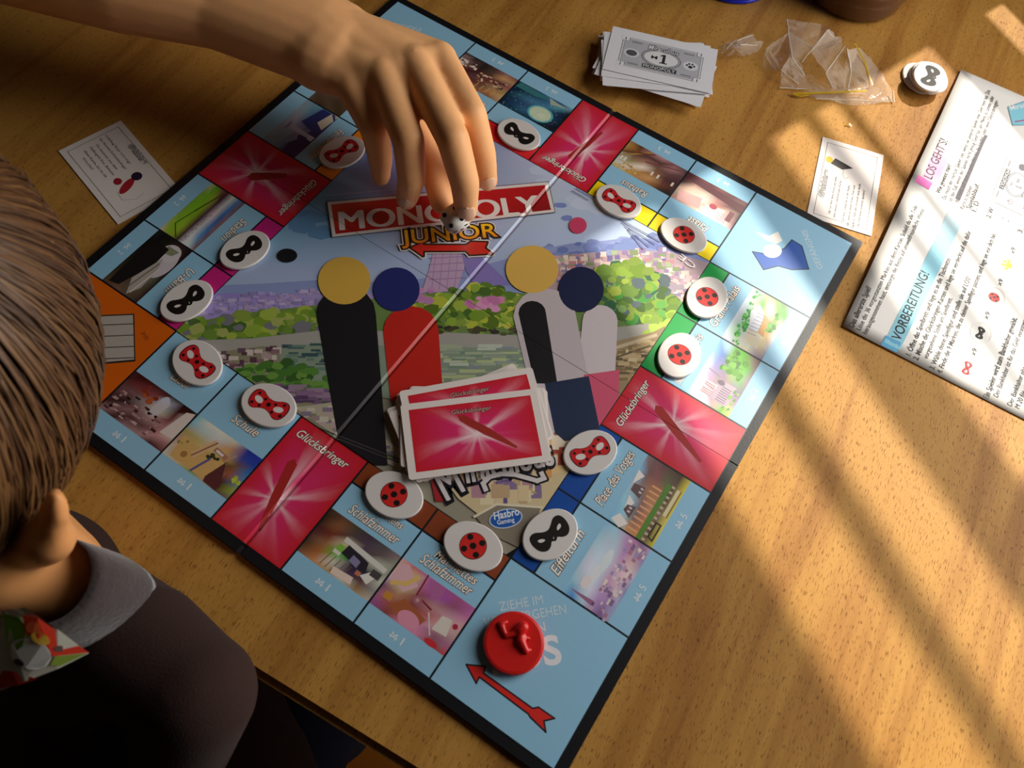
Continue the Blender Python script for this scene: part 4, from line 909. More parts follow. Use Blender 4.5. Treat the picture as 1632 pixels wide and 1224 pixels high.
tl('1. Öffne das Spielbrett und lege es in die Tischmitte.', (1451, 568), (1513, 415), .0033, .006)
tl('2. Mische die Glücksbringer-Karten und lege sie verdeckt auf die dafür', (1463, 575), (1546, 372), .0033, .006)
tl('vorgesehene Stelle am Spielbrett.', (1478, 573), (1516, 478))
tl('3. Wähle deine Spielfigur und stelle sie auf LOS!', (1489, 590), (1545, 446), .0033, .006)
tl('4. Finde die 9 Marken, die zu deiner Spielfigur passen, und lege sie vor dich hin.', (1501, 596), (1586, 375), .0033, .006)
tl('Ein Spieler wird zum Bankhalter gewählt.', (1576, 636), (1620, 509), .0035, .014)
tl('Der Bankhalter ist für das Geld verantwortlich.', (1591, 634), (1641, 497), .0032)
tl('Der Bankhalter gibt jedem Spieler', (1613, 648), (1652, 545), .0032)
tl('M 20 für eine Partie', (1625, 652), (1650, 590), .0032)
tl('LOS GEHT’S!', (1482, 290), (1508, 229), .0062, .010, '1c1a1c')
tl('Wie gewinnt man?', (1496, 312), (1514, 266), .0034, .012)
tl('Du musst der reichste Spieler sein, wenn ein anderer Spieler kein Geld mehr hat. Das', (1505, 321), (1577, 147))
tl('ist der Fall, wenn der Spieler nicht genug Geld hat, um Miete zu zahlen oder', (1515, 324), (1583, 157))
tl('das Feld, auf dem er gelandet ist, zu kaufen oder eine Glücksbringer-', (1525, 326), (1590, 163))
tl('Karte zu bezahlen.', (1534, 336), (1549, 298))
tl('Spielablauf:', (1545, 336), (1560, 296), .0034, .012)
tl('1. D', (1554, 340), (1559, 324), .0034, .012); tl('2. W', (1577, 350), (1583, 335), .0034, .012); tl('3.', (1627, 374), (1630, 367), .0034, .012)
for q in ((1597, 349), (1606, 354)): x_, y_ = sl_(*q); p.poly([(q[0] - 1.3, q[1]), (q[0], q[1] - 1.3), (q[0] + 1.3, q[1]), (q[0], q[1] + 1.3)], TX, 4)
# the four chip pictures
def sub(fn, px, py, k, ringcol='d8d4cc'):
    cx_, cy_ = sl_(px, py); q = Print(lambda x, y: (cx_ + x, cy_ + y)); q.v, q.f, q.c = p.v, p.f, p.c
    q.ell(mm(1), mm(-.8), mm(8.2), mm(6.4), ringcol, 1.4); q.ell(0, 0, mm(8.2), mm(6.4), 'f4f0ea', 1.8)
    r = Print(lambda x, y: (cx_ + x, cy_ + y), lambda x, y: 3 * LAY); r.v, r.f, r.c = p.v, p.f, p.c; fn(r, k)
def paw(r, k):
    r.ell(0, mm(-1.2), mm(2.6), mm(2.2), 'd8c814', 1)
    for a in (15, 65, 115, 165): r.ell(mm(3.9) * math.cos(math.radians(a)), mm(-1) + mm(3.6) * math.sin(math.radians(a)), mm(1.1), mm(1.5), 'd8c814', 1)
sub(lambda r, k: em_red(r, k), 1541, 587, .42); sub(lambda r, k: em_black(r, '1c1614', 'f0ece6', k), 1561, 532, .42); sub(lambda r, k: em_bug(r, k * 1.4), 1582, 476, .42); sub(paw, 1603, 424, 1)
for (a, b) in (((1553, 568), (1557, 558)), ((1572, 511), (1577, 501)), ((1593, 458), (1597, 449)), ((1614, 407), (1617, 398))): p.text('x9', a, b, .0030, TX, 4, .006)
# printed picture of a note and of the board corner
nq = [(1556, 330), (1607, 218), (1680, 262), (1630, 375)]
p.poly([(1524, 309), (1572, 215), (1563, 230), (1560, 246), (1540, 292)], '6a6468', 2); p.poly([(1520, 318), (1567, 218), (1573, 218), (1566, 232), (1528, 322)], '55505a', 2.2)
nc = [sl_(*q) for q in nq]
cen = ((nc[0][0] + nc[2][0]) / 2, (nc[0][1] + nc[2][1]) / 2)
rot = lambda x, y: (cen[0] - x, cen[1] - y)
r = Print(rot, lambda x, y: 2 * LAY); r.v, r.f, r.c = p.v, p.f, p.c; bill_print(r, 0, 0, .86, 'ecebea', '8a868c')
p.poly([(1604, 173), (1634, 162), (1660, 200), (1612, 202)], '8fd2e4', 2); p.line([(1604, 173), (1634, 162), (1660, 200), (1612, 202)], .0004, '5a5a60', 2.5, True); p.text('Mirac', (1610, 178), (1634, 172), .0044, 'f4f0f0', 3, .01, .2); p.line([(1616, 196), (1634, 193)], .001, 'b83a8a', 3)
def follow(me):
    bm = bmesh.new(); bm.from_mesh(me)
    for ax_, n_ in ((0, 28), (1, 20)):
        for i in range(1, n_):
            co = [0, 0, 0]; no = [0, 0, 0]; no[ax_] = 1; co[ax_] = SW * i / n_ if ax_ == 0 else -SHH * i / n_
            big = [f for f in bm.faces if f.calc_area() > 6e-6]
            bmesh.ops.bisect_plane(bm, geom=big + list({e for f in big for e in f.edges}) + list({v for f in big for v in f.verts}), plane_co=co, plane_no=no, dist=1e-7)
    for v in bm.verts: v.co.z += curl(v.co.x, v.co.y)
    bm.to_mesh(me); bm.free()
p.build('print', M_PAPER, sheet, .00022, follow)
# ------------------------------------------------------------------ red playing piece
M_REDP = mat('red_plastic', 'd2201c', .32, .5, bump=(300, .05, .0003), sss=.1)
c = at(819, 1024, BT + .004)
bm = bmesh.new(); n = 48; R0 = .0155
prof = [(R0 - .0004, 0), (R0, .0006), (R0, .0030), (R0 - .0005, .0038), (R0 - .0016, .0041), (0.0005, .0041)]
prev = None
for (r_, z_) in prof:
    ring = [bm.verts.new((r_ * math.cos(2 * math.pi * i / n), r_ * math.sin(2 * math.pi * i / n), z_)) for i in range(n)]
    if prev:
        for i in range(n): bm.faces.new((prev[i], prev[(i + 1) % n], ring[(i + 1) % n], ring[i]))
    else: bm.faces.new(ring[::-1])
    prev = ring
bm.faces.new(prev)
pc = tag(empty('playing_piece', (c.x, c.y, BT + .0006)), 'round red plastic playing piece with raised lump on the start corner', 'playing piece')
from_bm('disc', bm, M_REDP, pc)
bm = bmesh.new()
def lp(px, py, z): q = at(px, py, BT + z); return (q.x - c.x, q.y - c.y, z)
capsule(bm, lp(833, 1000, .0052), lp(829, 1004, .0050), .0032, .0032); capsule(bm, lp(829, 1006, .0048), lp(830, 1022, .0044), .0022, .0024); capsule(bm, lp(830, 1022, .005), lp(838, 1038, .0046), .0025, .0017)
capsule(bm, lp(838, 1038, .0046), lp(845, 1036, .0044), .0015, .0010); capsule(bm, lp(826, 1008, .005), lp(806, 1014, .0046), .0018, .0014); capsule(bm, lp(806, 1014, .0046), lp(798, 995, .0046), .0014, .0018); capsule(bm, lp(798, 995, .0046), lp(806, 992, .0045), .0018, .0014); capsule(bm, lp(832, 1014, .005), lp(843, 1018, .0046), .0013, .0009)
remeshed('raised_figure', bm, .0006, 5, M_REDP, pc)

# ------------------------------------------------------------------ white die
M_DIE = mat('die_plastic', 'eeeae2', .3, .5, bump=(200, .02, .0002)); M_PIP = mat('die_pip', '161418', .35, .4, bump=(200, .02, .0002))
dc = at(726, 349, .0165)
die = tag(empty('die', dc), 'white die with black pips held under the fingertips', 'die'); die.rotation_euler = (.35, -.42, .62)
bm = bmesh.new(); box(bm, -.0078, .0078, -.0078, .0078, -.0078, .0078, .0022); from_bm('cube_body', bm, M_DIE, die, True)
pm = None
spots = {1: [(0, 0)], 2: [(-1, -1), (1, 1)], 3: [(-1, -1), (0, 0), (1, 1)], 4: [(-1, -1), (1, 1), (-1, 1), (1, -1)], 5: [(-1, -1), (1, 1), (-1, 1), (1, -1), (0, 0)], 6: [(-1, -1), (1, 1), (-1, 1), (1, -1), (-1, 0), (1, 0)]}
for face, (ax, sg) in {4: (2, 1), 3: (2, -1), 6: (0, -1), 1: (0, 1), 5: (1, -1), 2: (1, 1)}.items():
    for (a, b) in spots[face]:
        if pm is None:
            bm = bmesh.new(); bmesh.ops.create_uvsphere(bm, u_segments=12, v_segments=6, radius=1); bmesh.ops.scale(bm, vec=(.0015, .0015, .0003), verts=bm.verts)
            pm = bpy.data.meshes.new('pip'); bm.to_mesh(pm); bm.free(); pm.materials.append(M_PIP)
        o = bpy.data.objects.new('pip', pm); COL.objects.link(o); o.parent = die
        v = [0, 0, 0]; v[ax] = sg * .0078; v[(ax + 1) % 3] = a * .0040; v[(ax + 2) % 3] = b * .0040; o.location = v
        o.rotation_euler = {2: (0, 0, 0), 0: (0, math.pi / 2, 0), 1: (math.pi / 2, 0, 0)}[ax]

# ------------------------------------------------------------------ people
def skin_mat(name, base):
    m = mat(name, base, .48, .35, bump=(260, .12, .0006), var=(55, .10), sss=.18); return m
M_SKIN = skin_mat('skin', 'f8b87e'); M_NAIL = mat('nail', 'f0bc9a', .28, .5, bump=(300, .03, .0002), sss=.1)
# the arm that reaches in from the upper left
J = {}
def jp(k, px, py, z): J[k] = at(px, py, z); return J[k]
wr = jp('wrist', 436, 22, .070); el = jp('elbow', -40, -112, .085); fa = jp('fore', 215, -38, .078)
chains = {
    'index': [(700, 92, .071), (752, 182, .069), (770, 246, .043), (777, 289, .020)],
    'middle': [(660, 100, .075), (722, 222, .071), (741, 292, .045), (743, 336, .023)],
    'ring': [(610, 118, .073), (651, 224, .064), (656, 284, .041), (648, 318, .021)],
    'little': [(562, 138, .066), (597, 206, .054), (606, 252, .037), (607, 282, .022)],
}
RAD = {'index': (.0105, .0092, .0084, .0068), 'middle': (.0110, .0100, .0092, .0074), 'ring': (.0110, .0099, .0090, .0070), 'little': (.0104, .0090, .0080, .0062)}
bm = bmesh.new()
capsule(bm, el, fa, .042, .038, 20, .85); capsule(bm, fa, wr, .038, .0300, 20, .82); capsule(bm, wr.lerp(fa, .45), at(520, 66, .067), .0325, .0312, 20, .80); capsule(bm, wr, at(530, 75, .067), .0296, .033, 20, .72); capsule(bm, at(530, 75, .067), at(600, 110, .064), .033, .029, 20, .62)
# a flat palm from the wrist to the knuckles
for k, q in chains.items():
    m = at(*q[0]); w0 = wr.lerp(m, .12)
    capsule(bm, w0, m, .0210, RAD[k][0] * 1.08, 16, .80)
ks = [at(*chains[k][0]) for k in ('index', 'middle', 'ring', 'little')]
for a, b in zip(ks, ks[1:]):
    capsule(bm, a - Vector((0, 0, .003)), b - Vector((0, 0, .003)), .0095, .0095); capsule(bm, a.lerp(wr, .3) - Vector((0, 0, .002)), b.lerp(wr, .3) - Vector((0, 0, .002)), .0138, .0138); capsule(bm, a.lerp(wr, .55) - Vector((0, 0, .002)), b.lerp(wr, .55) - Vector((0, 0, .002)), .0175, .0175); capsule(bm, a.lerp(b, .5).lerp(wr, .06), a.lerp(b, .5).lerp(wr, .5), .0098, .017)
for k, q in chains.items():
    P = [at(*t) for t in q]; r = RAD[k]
    for i in range(3): capsule(bm, P[i], P[i + 1], r[i], r[i + 1], 16)
# webs between the finger roots
F4 = ['index', 'middle', 'ring', 'little']
for a, b in zip(F4, F4[1:]):
    A0, A1, B0, B1 = at(*chains[a][0]), at(*chains[a][1]), at(*chains[b][0]), at(*chains[b][1])
    capsule(bm, A0.lerp(B0, .5), A0.lerp(A1, .34).lerp(B0.lerp(B1, .34), .5) - Vector((0, 0, .002)), .0098, .0068, 12)
# thumb: leaves the side of the palm and closes under the die
T = [at(560, 70, .058), at(640, 170, .036), at(690, 262, .024), at(704, 322, .0155)]
for i, (ra, rb) in enumerate(((.015, .0115), (.0112, .0098), (.0096, .0080))): capsule(bm, T[i], T[i + 1], ra, rb, 16)
arm = tag(empty('person', (el.x, el.y, 0)), 'bare forearm and hand of a person reaching over the board to the die', 'person')
arm_o = remeshed('arm_and_hand', bm, .0013, 22, M_SKIN, arm); arm_o.matrix_parent_inverse = Matrix.Translation((-el.x, -el.y, 0))
def nail(k, wid, ln):
    q = chains[k]; a, b = at(*q[2]), at(*q[3]); d = (b - a).normalized(); back = (CAM - b).normalized(); back = (back - d * back.dot(d)).normalized(); sd = d.cross(back); r = RAD[k][3]
    cc = b - d * .0038 + back * (r * .66); me = bpy.data.meshes.new('nail'); V = []; F = []; nx, ny = 8, 8
    for j in range(ny + 1):
        for i in range(nx + 1):
            u = i / nx * 2 - 1; t = j / ny * 2 - 1; e = math.sqrt(max(0, 1 - abs(t) ** 4))
            uu = u * e; V.append(cc + sd * (uu * wid) + d * (t * ln) + back * (r * .40 * (1 - (uu * .9) ** 2) - .0006 * max(0, t) ** 2 * 2))
    for j in range(ny):
        for i in range(nx): F.append((j * (nx + 1) + i, j * (nx + 1) + i + 1, (j + 1) * (nx + 1) + i + 1, (j + 1) * (nx + 1) + i))
    me.from_pydata(V, [], F); o = link('fingernail', me, M_NAIL, arm, True); o.matrix_parent_inverse = Matrix.Translation((-el.x, -el.y, 0))
    so = o.modifiers.new('t', 'SOLIDIFY'); so.thickness = .0005; so.offset = 0
nail('middle', .0056, .0062); nail('index', .0050, .0058); nail('ring', .0048, .005)

# ------------------------------------------------------------------ child at the near left corner of the table
M_KSKIN = skin_mat('child_skin', 'dc9a60')
M_HAIR = mat('hair', '6a4728', .42, .5)
nt = M_HAIR.node_tree; nn_ = nt.nodes; tc = nn_.new('ShaderNodeAttribute'); tc.attribute_name = 'Col'; nt.links.new(tc.outputs['Color'], nn_['Principled BSDF'].inputs['Base Color'])
M_JUMP = mat('jumper_knit', '33231f', .9, .15, bump=(900, .4, .0008), sheen=.04, var=(30, .15))
M_COLL = mat('collar_plush', '433a3a', .95, .2, bump=(500, .5, .0012), sheen=.5, var=(120, .25))
M_JEAN = mat('jeans_denim', '1c2436', .85, .2, bump=(1200, .4, .0005), var=(40, .25)); M_SEAM = mat('jeans_thread', '6a6a70', .8, .2, bump=(500, .2, .0003))
HC = at(-365, 553, .142); HR = .091
nk = at(54, 915, .035); bs = at(40, 960, .0)
child = tag(empty('person', (HC.x, HC.y, -.75)), 'child with long brown hair in dark jumper and jeans at the table corner', 'person')
CI = Matrix.Translation((-HC.x, -HC.y, .75))
def kid(o): o.parent = child; o.matrix_parent_inverse = CI; return o
bm = bmesh.new()
ellipsoid(bm, HC, (HR * .98, HR * .98, HR * 1.06)); capsule(bm, HC + Vector((-.01, -.015, -.04)), nk, .044, .029, 20); capsule(bm, nk, bs, .029, .045, 20)
chest = at(60, 1130, -.12); hip = at(330, 1330, -.25)
capsule(bm, bs, chest, .045, .085, 24); capsule(bm, chest, hip, .095, .09, 24)
sh = at(222, 1030, .020); ew = at(316, 1104, .028)
capsule(bm, bs - Vector((0, 0, .02)), sh, .032, .022, 20); capsule(bm, sh, ew, .022, .018, 20); capsule(bm, ew, at(270, 1230, -.06), .018, .016, 20)
kn = at(470, 1120, -.235); capsule(bm, hip, kn, .062, .048, 20); capsule(bm, kn, kn + Vector((.02, .02, -.32)), .045, .035, 20)
# jaw and cheek seen past the hair
capsule(bm, at(10, 880, .066), at(78, 908, .052), .026, .0215, 20)
ear = [at(80, 858, .104), at(90, 797, .128)]
capsule(bm, ear[0], ear[1], .0105, .0062, 16, .7); capsule(bm, at(62, 866, .088), ear[0], .011, .0105, 14)
kid(remeshed('body', bm, .0035, 8, M_KSKIN))
# jumper: loose shell over the trunk and sleeve
bm = bmesh.new()
capsule(bm, at(66, 985, -.028), chest, .061, .105, 24); capsule(bm, chest, hip.lerp(chest, .25), .105, .108, 24)
capsule(bm, at(112, 1010, -.02), sh, .046, .030, 20); capsule(bm, sh, ew, .030, .0255, 20); capsule(bm, ew, at(270, 1230, -.06), .0265, .026, 20)
for a, b, r in (((235, 1010, .038), (318, 1085, .045), .008), ((180, 1070, .02), (240, 1170, -.03), .012), ((300, 1075, .04), (345, 1108, .036), .010), ((150, 1080, .0), (120, 1200, -.05), .012), ((335, 1110, .03), (318, 1165, .0), .012)): capsule(bm, at(*a), at(*b), r, r * .8, 12)
kid(remeshed('jumper', bm, .0035, 6, M_JUMP))
# plush collar: a ring round the neck base
bm = bmesh.new(); rings = []
for t in (0, .25, .5, .75, 1, 1.0, .6, .1):
    under = len(rings) >= 5; ring = []
    for i in range(40):
        a = 2 * math.pi * i / 40; rx, ry = 92 + 76 * t, (94 + 20 * t) * (1 if math.sin(a) > 0 else .62)
        q = at(54 + 17 * t + rx * math.cos(a), 902 + 30 * t + ry * math.sin(a),   .074 - .032 * t + .006 * math.sin(math.pi * t))
        if under: q = q - Vector((0, 0, .010))
        ring.append(bm.verts.new(q))
    rings.append(ring)
for k in range(8):
    A, B = rings[k], rings[(k + 1) % 8]
    for i in range(40): bm.faces.new((A[i], A[(i + 1) % 40], B[(i + 1) % 40], B[i]))
bmesh.ops.recalc_face_normals(bm, faces=bm.faces)
kid(from_bm('collar', bm, M_COLL, None, True))
# jeans
bm = bmesh.new()
capsule(bm, hip, kn, .072, .057, 24); capsule(bm, kn, kn + Vector((.02, .02, -.30)), .056, .048, 20); capsule(bm, hip, hip + Vector((-.03, -.02, .02)), .08, .08, 20)
for a, b in (((420, 1110, -.19), (455, 1200, -.19)), ((440, 1095, -.19), (490, 1150, -.2))): capsule(bm, at(*a), at(*b), .012, .008, 10)
je = kid(remeshed('jeans', bm, .004, 5, M_JEAN))
# bright printed cloth at the neck
cq = [(-14, 985, .052), (8, 974, .054), (40, 968, .055), (92, 1003, .050), (142, 1041, .044), (92, 1066, .040), (40, 1086, .038), (-20, 1108, .036)]
p = Print(lambda x, y: (x, y))
def cl(pts, col, lay): p.poly(pts, col, lay)
cl([(q[0], q[1]) for q in cq], 'd8d4c4', 0)
cl([(-14, 990), (8, 978), (28, 982), (42, 1000), (36, 1030), (10, 1050), (-16, 1050)], '8acc2a', 1); cl([(36, 980), (60, 985), (142, 1040), (84, 1046), (60, 1020), (40, 1010)], 'e0402c', 1.3)
cl([(88, 1046), (140, 1041), (95, 1062), (80, 1060)], '8aa040', 1.6); cl([(-16, 1066), (20, 1070), (60, 1082), (30, 1092), (-18, 1100)], 'd83a2c', 1.5)
p.ell(48, 1042, 34, 24, 'eceae4', 2, .3); p.ell(30, 1056, 9, 5, '4a4848', 2.5, .5); p.ell(64, 1018, 16, 9, 'e8b840', 2.2, .4); p.ell(52, 1000, 12, 9, 'f0703a', 2.4); p.ell(95, 1034, 9, 5, '6a5450', 2.6)
p.ell(22, 977, 13, 5, 'f0eee8', 2.2, .3)
def onto(me):
    for v in me.vertices:
        x, y, z = v.co; t = (y - 968) / 140; q = at(x, y, .092 - .034 * t + .004 * math.sin(x * .03) + z * 4); v.co = q
for i in range(len(p.f)): pass
cloth = p.build('printed_cloth', M_PAPER, None, 0, onto); kid(cloth)

# hair: a cap on the skull and many long strands
def hair_part():
    r = random.Random(11); V = []; F = []; C = []
    pole = (at(-150, 200, .25) - HC).normalized(); t0 = (CX - pole * CX.dot(pole)).normalized(); t1 = pole.cross(t0)
    tones = [lin(c) for c in ('644327', '6e4a2a', '5a3a22', '7a5530', '523520', '825c36')]
    def dirv(th, ph): return pole * math.cos(th) + (t0 * math.cos(ph) + t1 * math.sin(ph)) * math.sin(th)
    # cap
    n, m = 40, 22; o = len(V)
    for j in range(m + 1):
        for i in range(n):
            th = .02 + 2.45 * j / m; ph = 2 * math.pi * i / n; d = dirv(th, ph); V.append(HC + Vector((d.x, d.y, d.z * 1.06)) * (HR * 1.04)); C.append(tones[2])
    for j in range(m):
        for i in range(n): F.append((o + j * n + i, o + (j + 1) * n + i, o + (j + 1) * n + (i + 1) % n, o + j * n + (i + 1) % n))
    down = Vector((0, 0, -1))
    for s in range(4200):
        ph = r.uniform(0, 6.283); off = r.uniform(.0, .010); wd = r.uniform(.0003, .0008); tone = r.choice(tones); k = r.uniform(.58, .82); tone = (tone[0] * k, tone[1] * k, tone[2] * k, 1)
        th0 = r.uniform(.02, .5); th1 = r.uniform(2.1, 2.75); w1, w2 = r.uniform(-.10, .10), r.uniform(0, 6.3); o = len(V); seg = 14
        for i in range(seg + 1):
            t = i / seg; th = th0 + (th1 - th0) * t; q = ph + w1 * math.sin(t * 5 + w2)
            d = dirv(th, q); rad = HR * (1.045 + .05 * math.sin(t * math.pi * .9)) + off; P = HC + Vector((d.x, d.y, d.z * 1.06)) * rad
            if th > 2.0: P += down * ((th - 2.0) * .02)
            tang = dirv(th, q + .02) - d; tang.normalize(); ww = wd * (1 - .7 * t ** 3)
            V.extend((P - tang * ww, P + d * ww * .8, P + tang * ww)); C.extend([tone] * 3)
        for i in range(seg):
            a = o + i * 3
            F.append((a, a + 3, a + 4, a + 1)); F.append((a + 1, a + 4, a + 5, a + 2))
    me = bpy.data.meshes.new('hair'); me.from_pydata([tuple(v) for v in V], [], F)
    ca = me.color_attributes.new('Col', 'FLOAT_COLOR', 'POINT'); ca.data.foreach_set('color', np.array(C, dtype=np.float32).ravel())
    return tag(kid(link('hair', me, M_HAIR, None, True)), kind='stuff')
hair_part()

# bench the child sits on
M_BENCH = mat('bench_wood', 'c87a22', .45, .4, var=(14, .2), bump=(80, .1, .0006))
bz = -.32
bc = at(480, 1225, bz)
bench = tag(empty('bench', (bc.x, bc.y, -.75), TA), 'smooth orange brown wooden bench below the near table edge', 'bench')
bm = bmesh.new(); box(bm, -.45, .45, -.20, .14, .75 + bz - .03, .75 + bz, .004); from_bm('seat', bm, M_BENCH, bench)
for x in (-.42, .38):
    for y in (-.18, .08):
        bm = bmesh.new(); box(bm, x, x + .04, y, y + .04, 0, .75 + bz - .03, .003); from_bm('leg', bm, M_BENCH, bench)
# ------------------------------------------------------------------ blue cup, brown glass
def lathe(prof, n=64):
    bm = bmesh.new(); prev = None
    for (r_, z_) in prof:
        ring = [bm.verts.new((r_ * math.cos(2 * math.pi * i / n), r_ * math.sin(2 * math.pi * i / n), z_)) for i in range(n)]
        if prev:
            for i in range(n): bm.faces.new((prev[i], prev[(i + 1) % n], ring[(i + 1) % n], ring[i]))
        else: bm.faces.new(ring[::-1])
        prev = ring
    bm.faces.new(prev); return bm
M_CUP = mat('blue_plastic', '1226c8', .3, .5, bump=(200, .03, .0003))
q = at(1163, -39, 0)
cup = tag(empty('cup', (q.x, q.y, .0003)), 'bright blue plastic cup at the back of the table above the notes', 'cup')
from_bm('body', lathe([(.0335, 0), (.0355, .001), (.0365, .004), (.0380, .03), (.0400, .08), (.0410, .0885), (.0403, .090), (.0390, .0885), (.0380, .08), (.034, .006), (.001, .005)]), M_CUP, cup, True)
bm = lathe([(.0340, .0), (.0362, .0006), (.0362, .0030), (.0340, .0036)]); from_bm('foot_ring', bm, M_CUP, cup, True)
M_BRN = mat('brown_glass', '7a5238', .12, .5, trans=.45, bump=(90, .05, .0006))
M_CONT = mat('brown_contents', '4a2a18', .6, .3, bump=(120, .4, .002), var=(60, .2))
q = at(1357, -13, 0)
jar = tag(empty('jar', (q.x, q.y, .0003)), 'brown ribbed glass jar at the back of the table beside the clear wrapper', 'jar')
pr_ = [(.0300, 0), (.0330, .0012), (.0345, .004), (.0350, .009)]
for i in range(9): z_ = .011 + i * .009; pr_ += [(.0350, z_), (.0357, z_ + .002), (.0350, z_ + .004)]
pr_ += [(.0345, .095), (.033, .098), (.0318, .095), (.0318, .008), (.001, .006)]
pr_ = [(a * 1.18 if a > .01 else a, b) for a, b in pr_]
from_bm('glass', lathe(pr_), M_BRN, jar, True)
from_bm('contents', lathe([(.0366, .0085), (.0368, .012), (.0368, .060), (.001, .062)]), M_CONT, jar, True)

# ------------------------------------------------------------------ clear wrappers
M_FILM = bpy.data.materials.new('clear_film'); M_FILM.use_nodes = True
nt = M_FILM.node_tree; n = nt.nodes; b = n['Principled BSDF']; out = n['Material Output']
b.inputs['Base Color'].default_value = (.93, .90, .84, 1); b.inputs['Roughness'].default_value = .16; b.inputs['Specular IOR Level'].default_value = .8
tr = n.new('ShaderNodeBsdfTransparent'); tr.inputs[0].default_value = (.97, .965, .95, 1); mxs = n.new('ShaderNodeMixShader')
lw = n.new('ShaderNodeLayerWeight'); lw.inputs[0].default_value = .35
tx = n.new('ShaderNodeTexNoise'); tx.inputs['Scale'].default_value = 130; tx.inputs['Detail'].default_value = 3; tcf = n.new('ShaderNodeTexCoord'); nt.links.new(tcf.outputs['Object'], tx.inputs['Vector'])
bpf = n.new('ShaderNodeBump'); bpf.inputs['Strength'].default_value = .5; bpf.inputs['Distance'].default_value = .0015; nt.links.new(tx.outputs[0], bpf.inputs['Height']); nt.links.new(bpf.outputs[0], b.inputs['Normal'])
mr = n.new('ShaderNodeMapRange'); mr.inputs[3].default_value = .045; mr.inputs[4].default_value = .5; nt.links.new(lw.outputs['Facing'], mr.inputs[0]); nt.links.new(mr.outputs[0], mxs.inputs[0])
nt.links.new(tr.outputs[0], mxs.inputs[1]); nt.links.new(b.outputs[0], mxs.inputs[2]); nt.links.new(mxs.outputs[0], out.inputs[0])
M_CREASE = mat('film_crease', 'd8d2c4', .2, .8, bump=(400, .2, .0004)); M_STRIP = mat('yellow_strip', 'c8a41c', .3, .5, bump=(300, .1, .0003), var=(80, .1))
def film(name, label, verts, tris, ridges, seed):
    r = random.Random(seed)
    c = at(verts[0][0], verts[0][1], 0); root = tag(empty(name, (c.x, c.y, 0)), label, 'wrapper')
    bm = bmesh.new(); V = [bm.verts.new(at(x, y, z * .001) - Vector((c.x, c.y, 0))) for x, y, z in verts]
    for t in tris:
        try: bm.faces.new([V[i] for i in t])
        except ValueError: pass
    bmesh.ops.subdivide_edges(bm, edges=bm.edges[:], cuts=3, use_grid_fill=True)
    for v in bm.verts: v.co += Vector((r.uniform(-1, 1), r.uniform(-1, 1), r.uniform(-.4, 1))) * .0007
    for v in bm.verts: v.co.z = max(v.co.z, .0003)
    o = from_bm('film', bm, M_FILM, root)
    for a, b_, w_ in ridges:
        A, B = at(a[0], a[1], a[2] * .001), at(b_[0], b_[1], b_[2] * .001); bm = bmesh.new(); P = [A.lerp(B, i / 5) + Vector((r.uniform(-1, 1), r.uniform(-1, 1), 0)) * .0004 * (0 < i < 5) for i in range(6)]
        for i in range(5): capsule(bm, P[i] - Vector((c.x, c.y, 0)), P[i + 1] - Vector((c.x, c.y, 0)), w_ * .001, w_ * .0008, 6)
        from_bm('crease', bm, M_FILM if w_ > .5 else M_CREASE, root)
    return root, c
bag, bc_ = film('clear_wrapper', 'large crumpled clear plastic wrapper with yellow tear strips by the jar', [
    (1254, 30, 16), (1250, 40, 6), (1258, 52, 12), (1310, 40, 14), (1322, 45, 22), (1330, 58, 10), (1258, 92, 12), (1275, 98, 4), (1292, 82, 15), (1300, 74, 9), (1282, 118, 3), (1286, 142, 2),
    (1220, 76, 8), (1236, 92, 3), (1245, 112, 8), (1243, 140, 1), (1343, 72, 14), (1349, 80, 20), (1316, 116, 11), (1328, 142, 3), (1355, 110, 9), (1352, 141, 2), (1390, 138, 1), (1423, 146, 3), (1425, 162, 1), (1360, 168, 1), (1300, 156, 2), (1277, 150, 1), (1400, 110, 2), (1372, 76, 4), (1215, 112, 1), (1340, 60, 3)],
    [(0, 1, 2), (0, 2, 3), (2, 6, 9), (2, 9, 3), (3, 9, 8, 4), (4, 8, 5), (6, 7, 8, 9), (6, 14, 7), (12, 13, 2), (13, 6, 2), (13, 14, 6), (14, 10, 7), (14, 15, 11, 10), (7, 10, 18, 8), (8, 18, 16), (16, 18, 20, 17), (18, 19, 21, 20), (10, 11, 19, 18), (20, 21, 22), (17, 20, 29), (20, 22, 28), (29, 20, 28), (28, 22, 23), (23, 22, 25, 24), (22, 21, 26, 25), (21, 19, 11, 26), (11, 27, 26), (12, 30, 14, 13), (8, 16, 31, 5)],
    [((1254, 32, 16), (1262, 92, 12), .5), ((1262, 92, 12), (1282, 120, 3), .5), ((1278, 99, 5), (1318, 48, 20), .45), ((1318, 48, 20), (1328, 58, 12), .8), ((1316, 117, 11), (1346, 74, 16), .45), ((1316, 117, 11), (1328, 141, 3), .4), ((1350, 78, 20), (1356, 112, 9), .45), ((1356, 112, 9), (1352, 141, 3), .5), ((1243, 140, 1.5), (1286, 142, 2), .4), ((1245, 112, 8), (1272, 134, 3), .35), ((1423, 146, 3), (1425, 162, 1.5), .5), ((1300, 157, 2), (1425, 162, 1.5), .3), ((1258, 52, 12), (1310, 88, 9), .3)], 3)
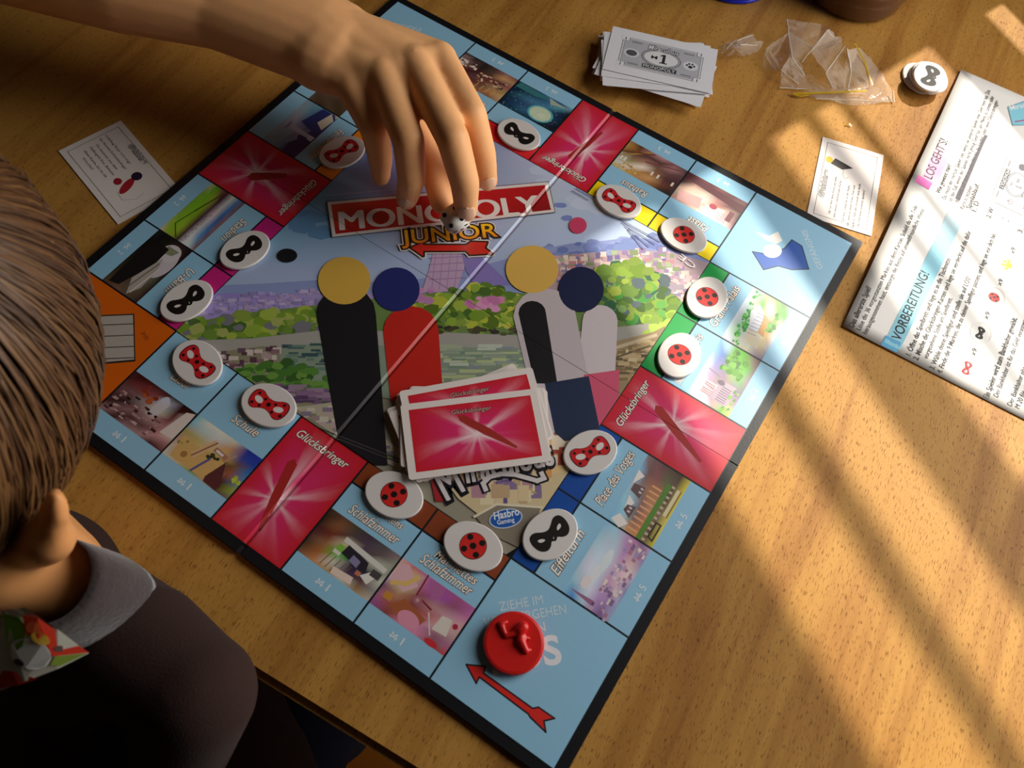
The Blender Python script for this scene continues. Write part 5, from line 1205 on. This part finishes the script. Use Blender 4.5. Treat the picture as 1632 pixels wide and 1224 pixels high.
def strip(pts, w_, parent, c):
    bm = bmesh.new(); P = [at(x, y, z * .001) - Vector((c.x, c.y, 0)) for x, y, z in pts]
    for a, b_ in zip(P, P[1:]):
        d = (b_ - a).normalized(); s_ = d.cross(Vector((0, 0, 1))).normalized() * w_ * .0005; u = Vector((0, 0, .0002))
        vs = [bm.verts.new(p_) for p_ in (a - s_, a + s_, b_ + s_, b_ - s_, a - s_ + u, a + s_ + u, b_ + s_ + u, b_ - s_ + u)]
        for f in ((0, 3, 2, 1), (4, 5, 6, 7), (0, 1, 5, 4), (1, 2, 6, 5), (2, 3, 7, 6), (3, 0, 4, 7)): bm.faces.new([vs[i] for i in f])
    return from_bm('tear_strip', bm, M_STRIP, parent)
strip([(1362, 69, 9), (1375, 92, 7), (1391, 136, 3)], 1.3, bag, bc_); strip([(1263, 150, 2), (1282, 149, 3), (1320, 147.5, 4), (1382, 145, 4)], 1.6, bag, bc_); strip([(1264, 150, 2.2), (1276, 154, 2), (1290, 151, 2.4)], 1.0, bag, bc_)
film('clear_wrapper', 'small crumpled clear plastic scrap between the notes and the large wrapper', [
    (1143, 74, 4), (1154, 68, 10), (1176, 62, 12), (1200, 54, 9), (1205, 66, 10), (1216, 66, 4), (1216, 72, 1), (1204, 84, 1), (1184, 90, 1), (1158, 90, 1), (1146, 84, 2), (1170, 76, 13)],
    [(0, 1, 10), (1, 2, 11), (2, 3, 4), (2, 4, 11), (4, 5, 6), (4, 6, 7), (11, 4, 7), (11, 7, 8), (11, 8, 9), (1, 11, 9), (1, 9, 10)],
    [((1146, 76, 5), (1176, 68, 13), .35), ((1150, 82, 5), (1180, 71, 13), .35), ((1176, 64, 12), (1200, 56, 9), .3), ((1156, 70, 10), (1150, 86, 3), .35), ((1180, 71, 13), (1206, 72, 6), .35), ((1158, 78, 10), (1172, 64, 12), .3)], 9)
q = at(1353, 199, 0)
scrap = tag(empty('plastic_scrap', (q.x, q.y, 0)), 'tiny curled yellow plastic scrap on the table above the event card', 'scrap')
strip([(1347, 200, .6), (1353, 197, 1.5), (1357, 201, 1.0)], .9, scrap, q).name = 'curl'

# crumbs and knocks on the table top
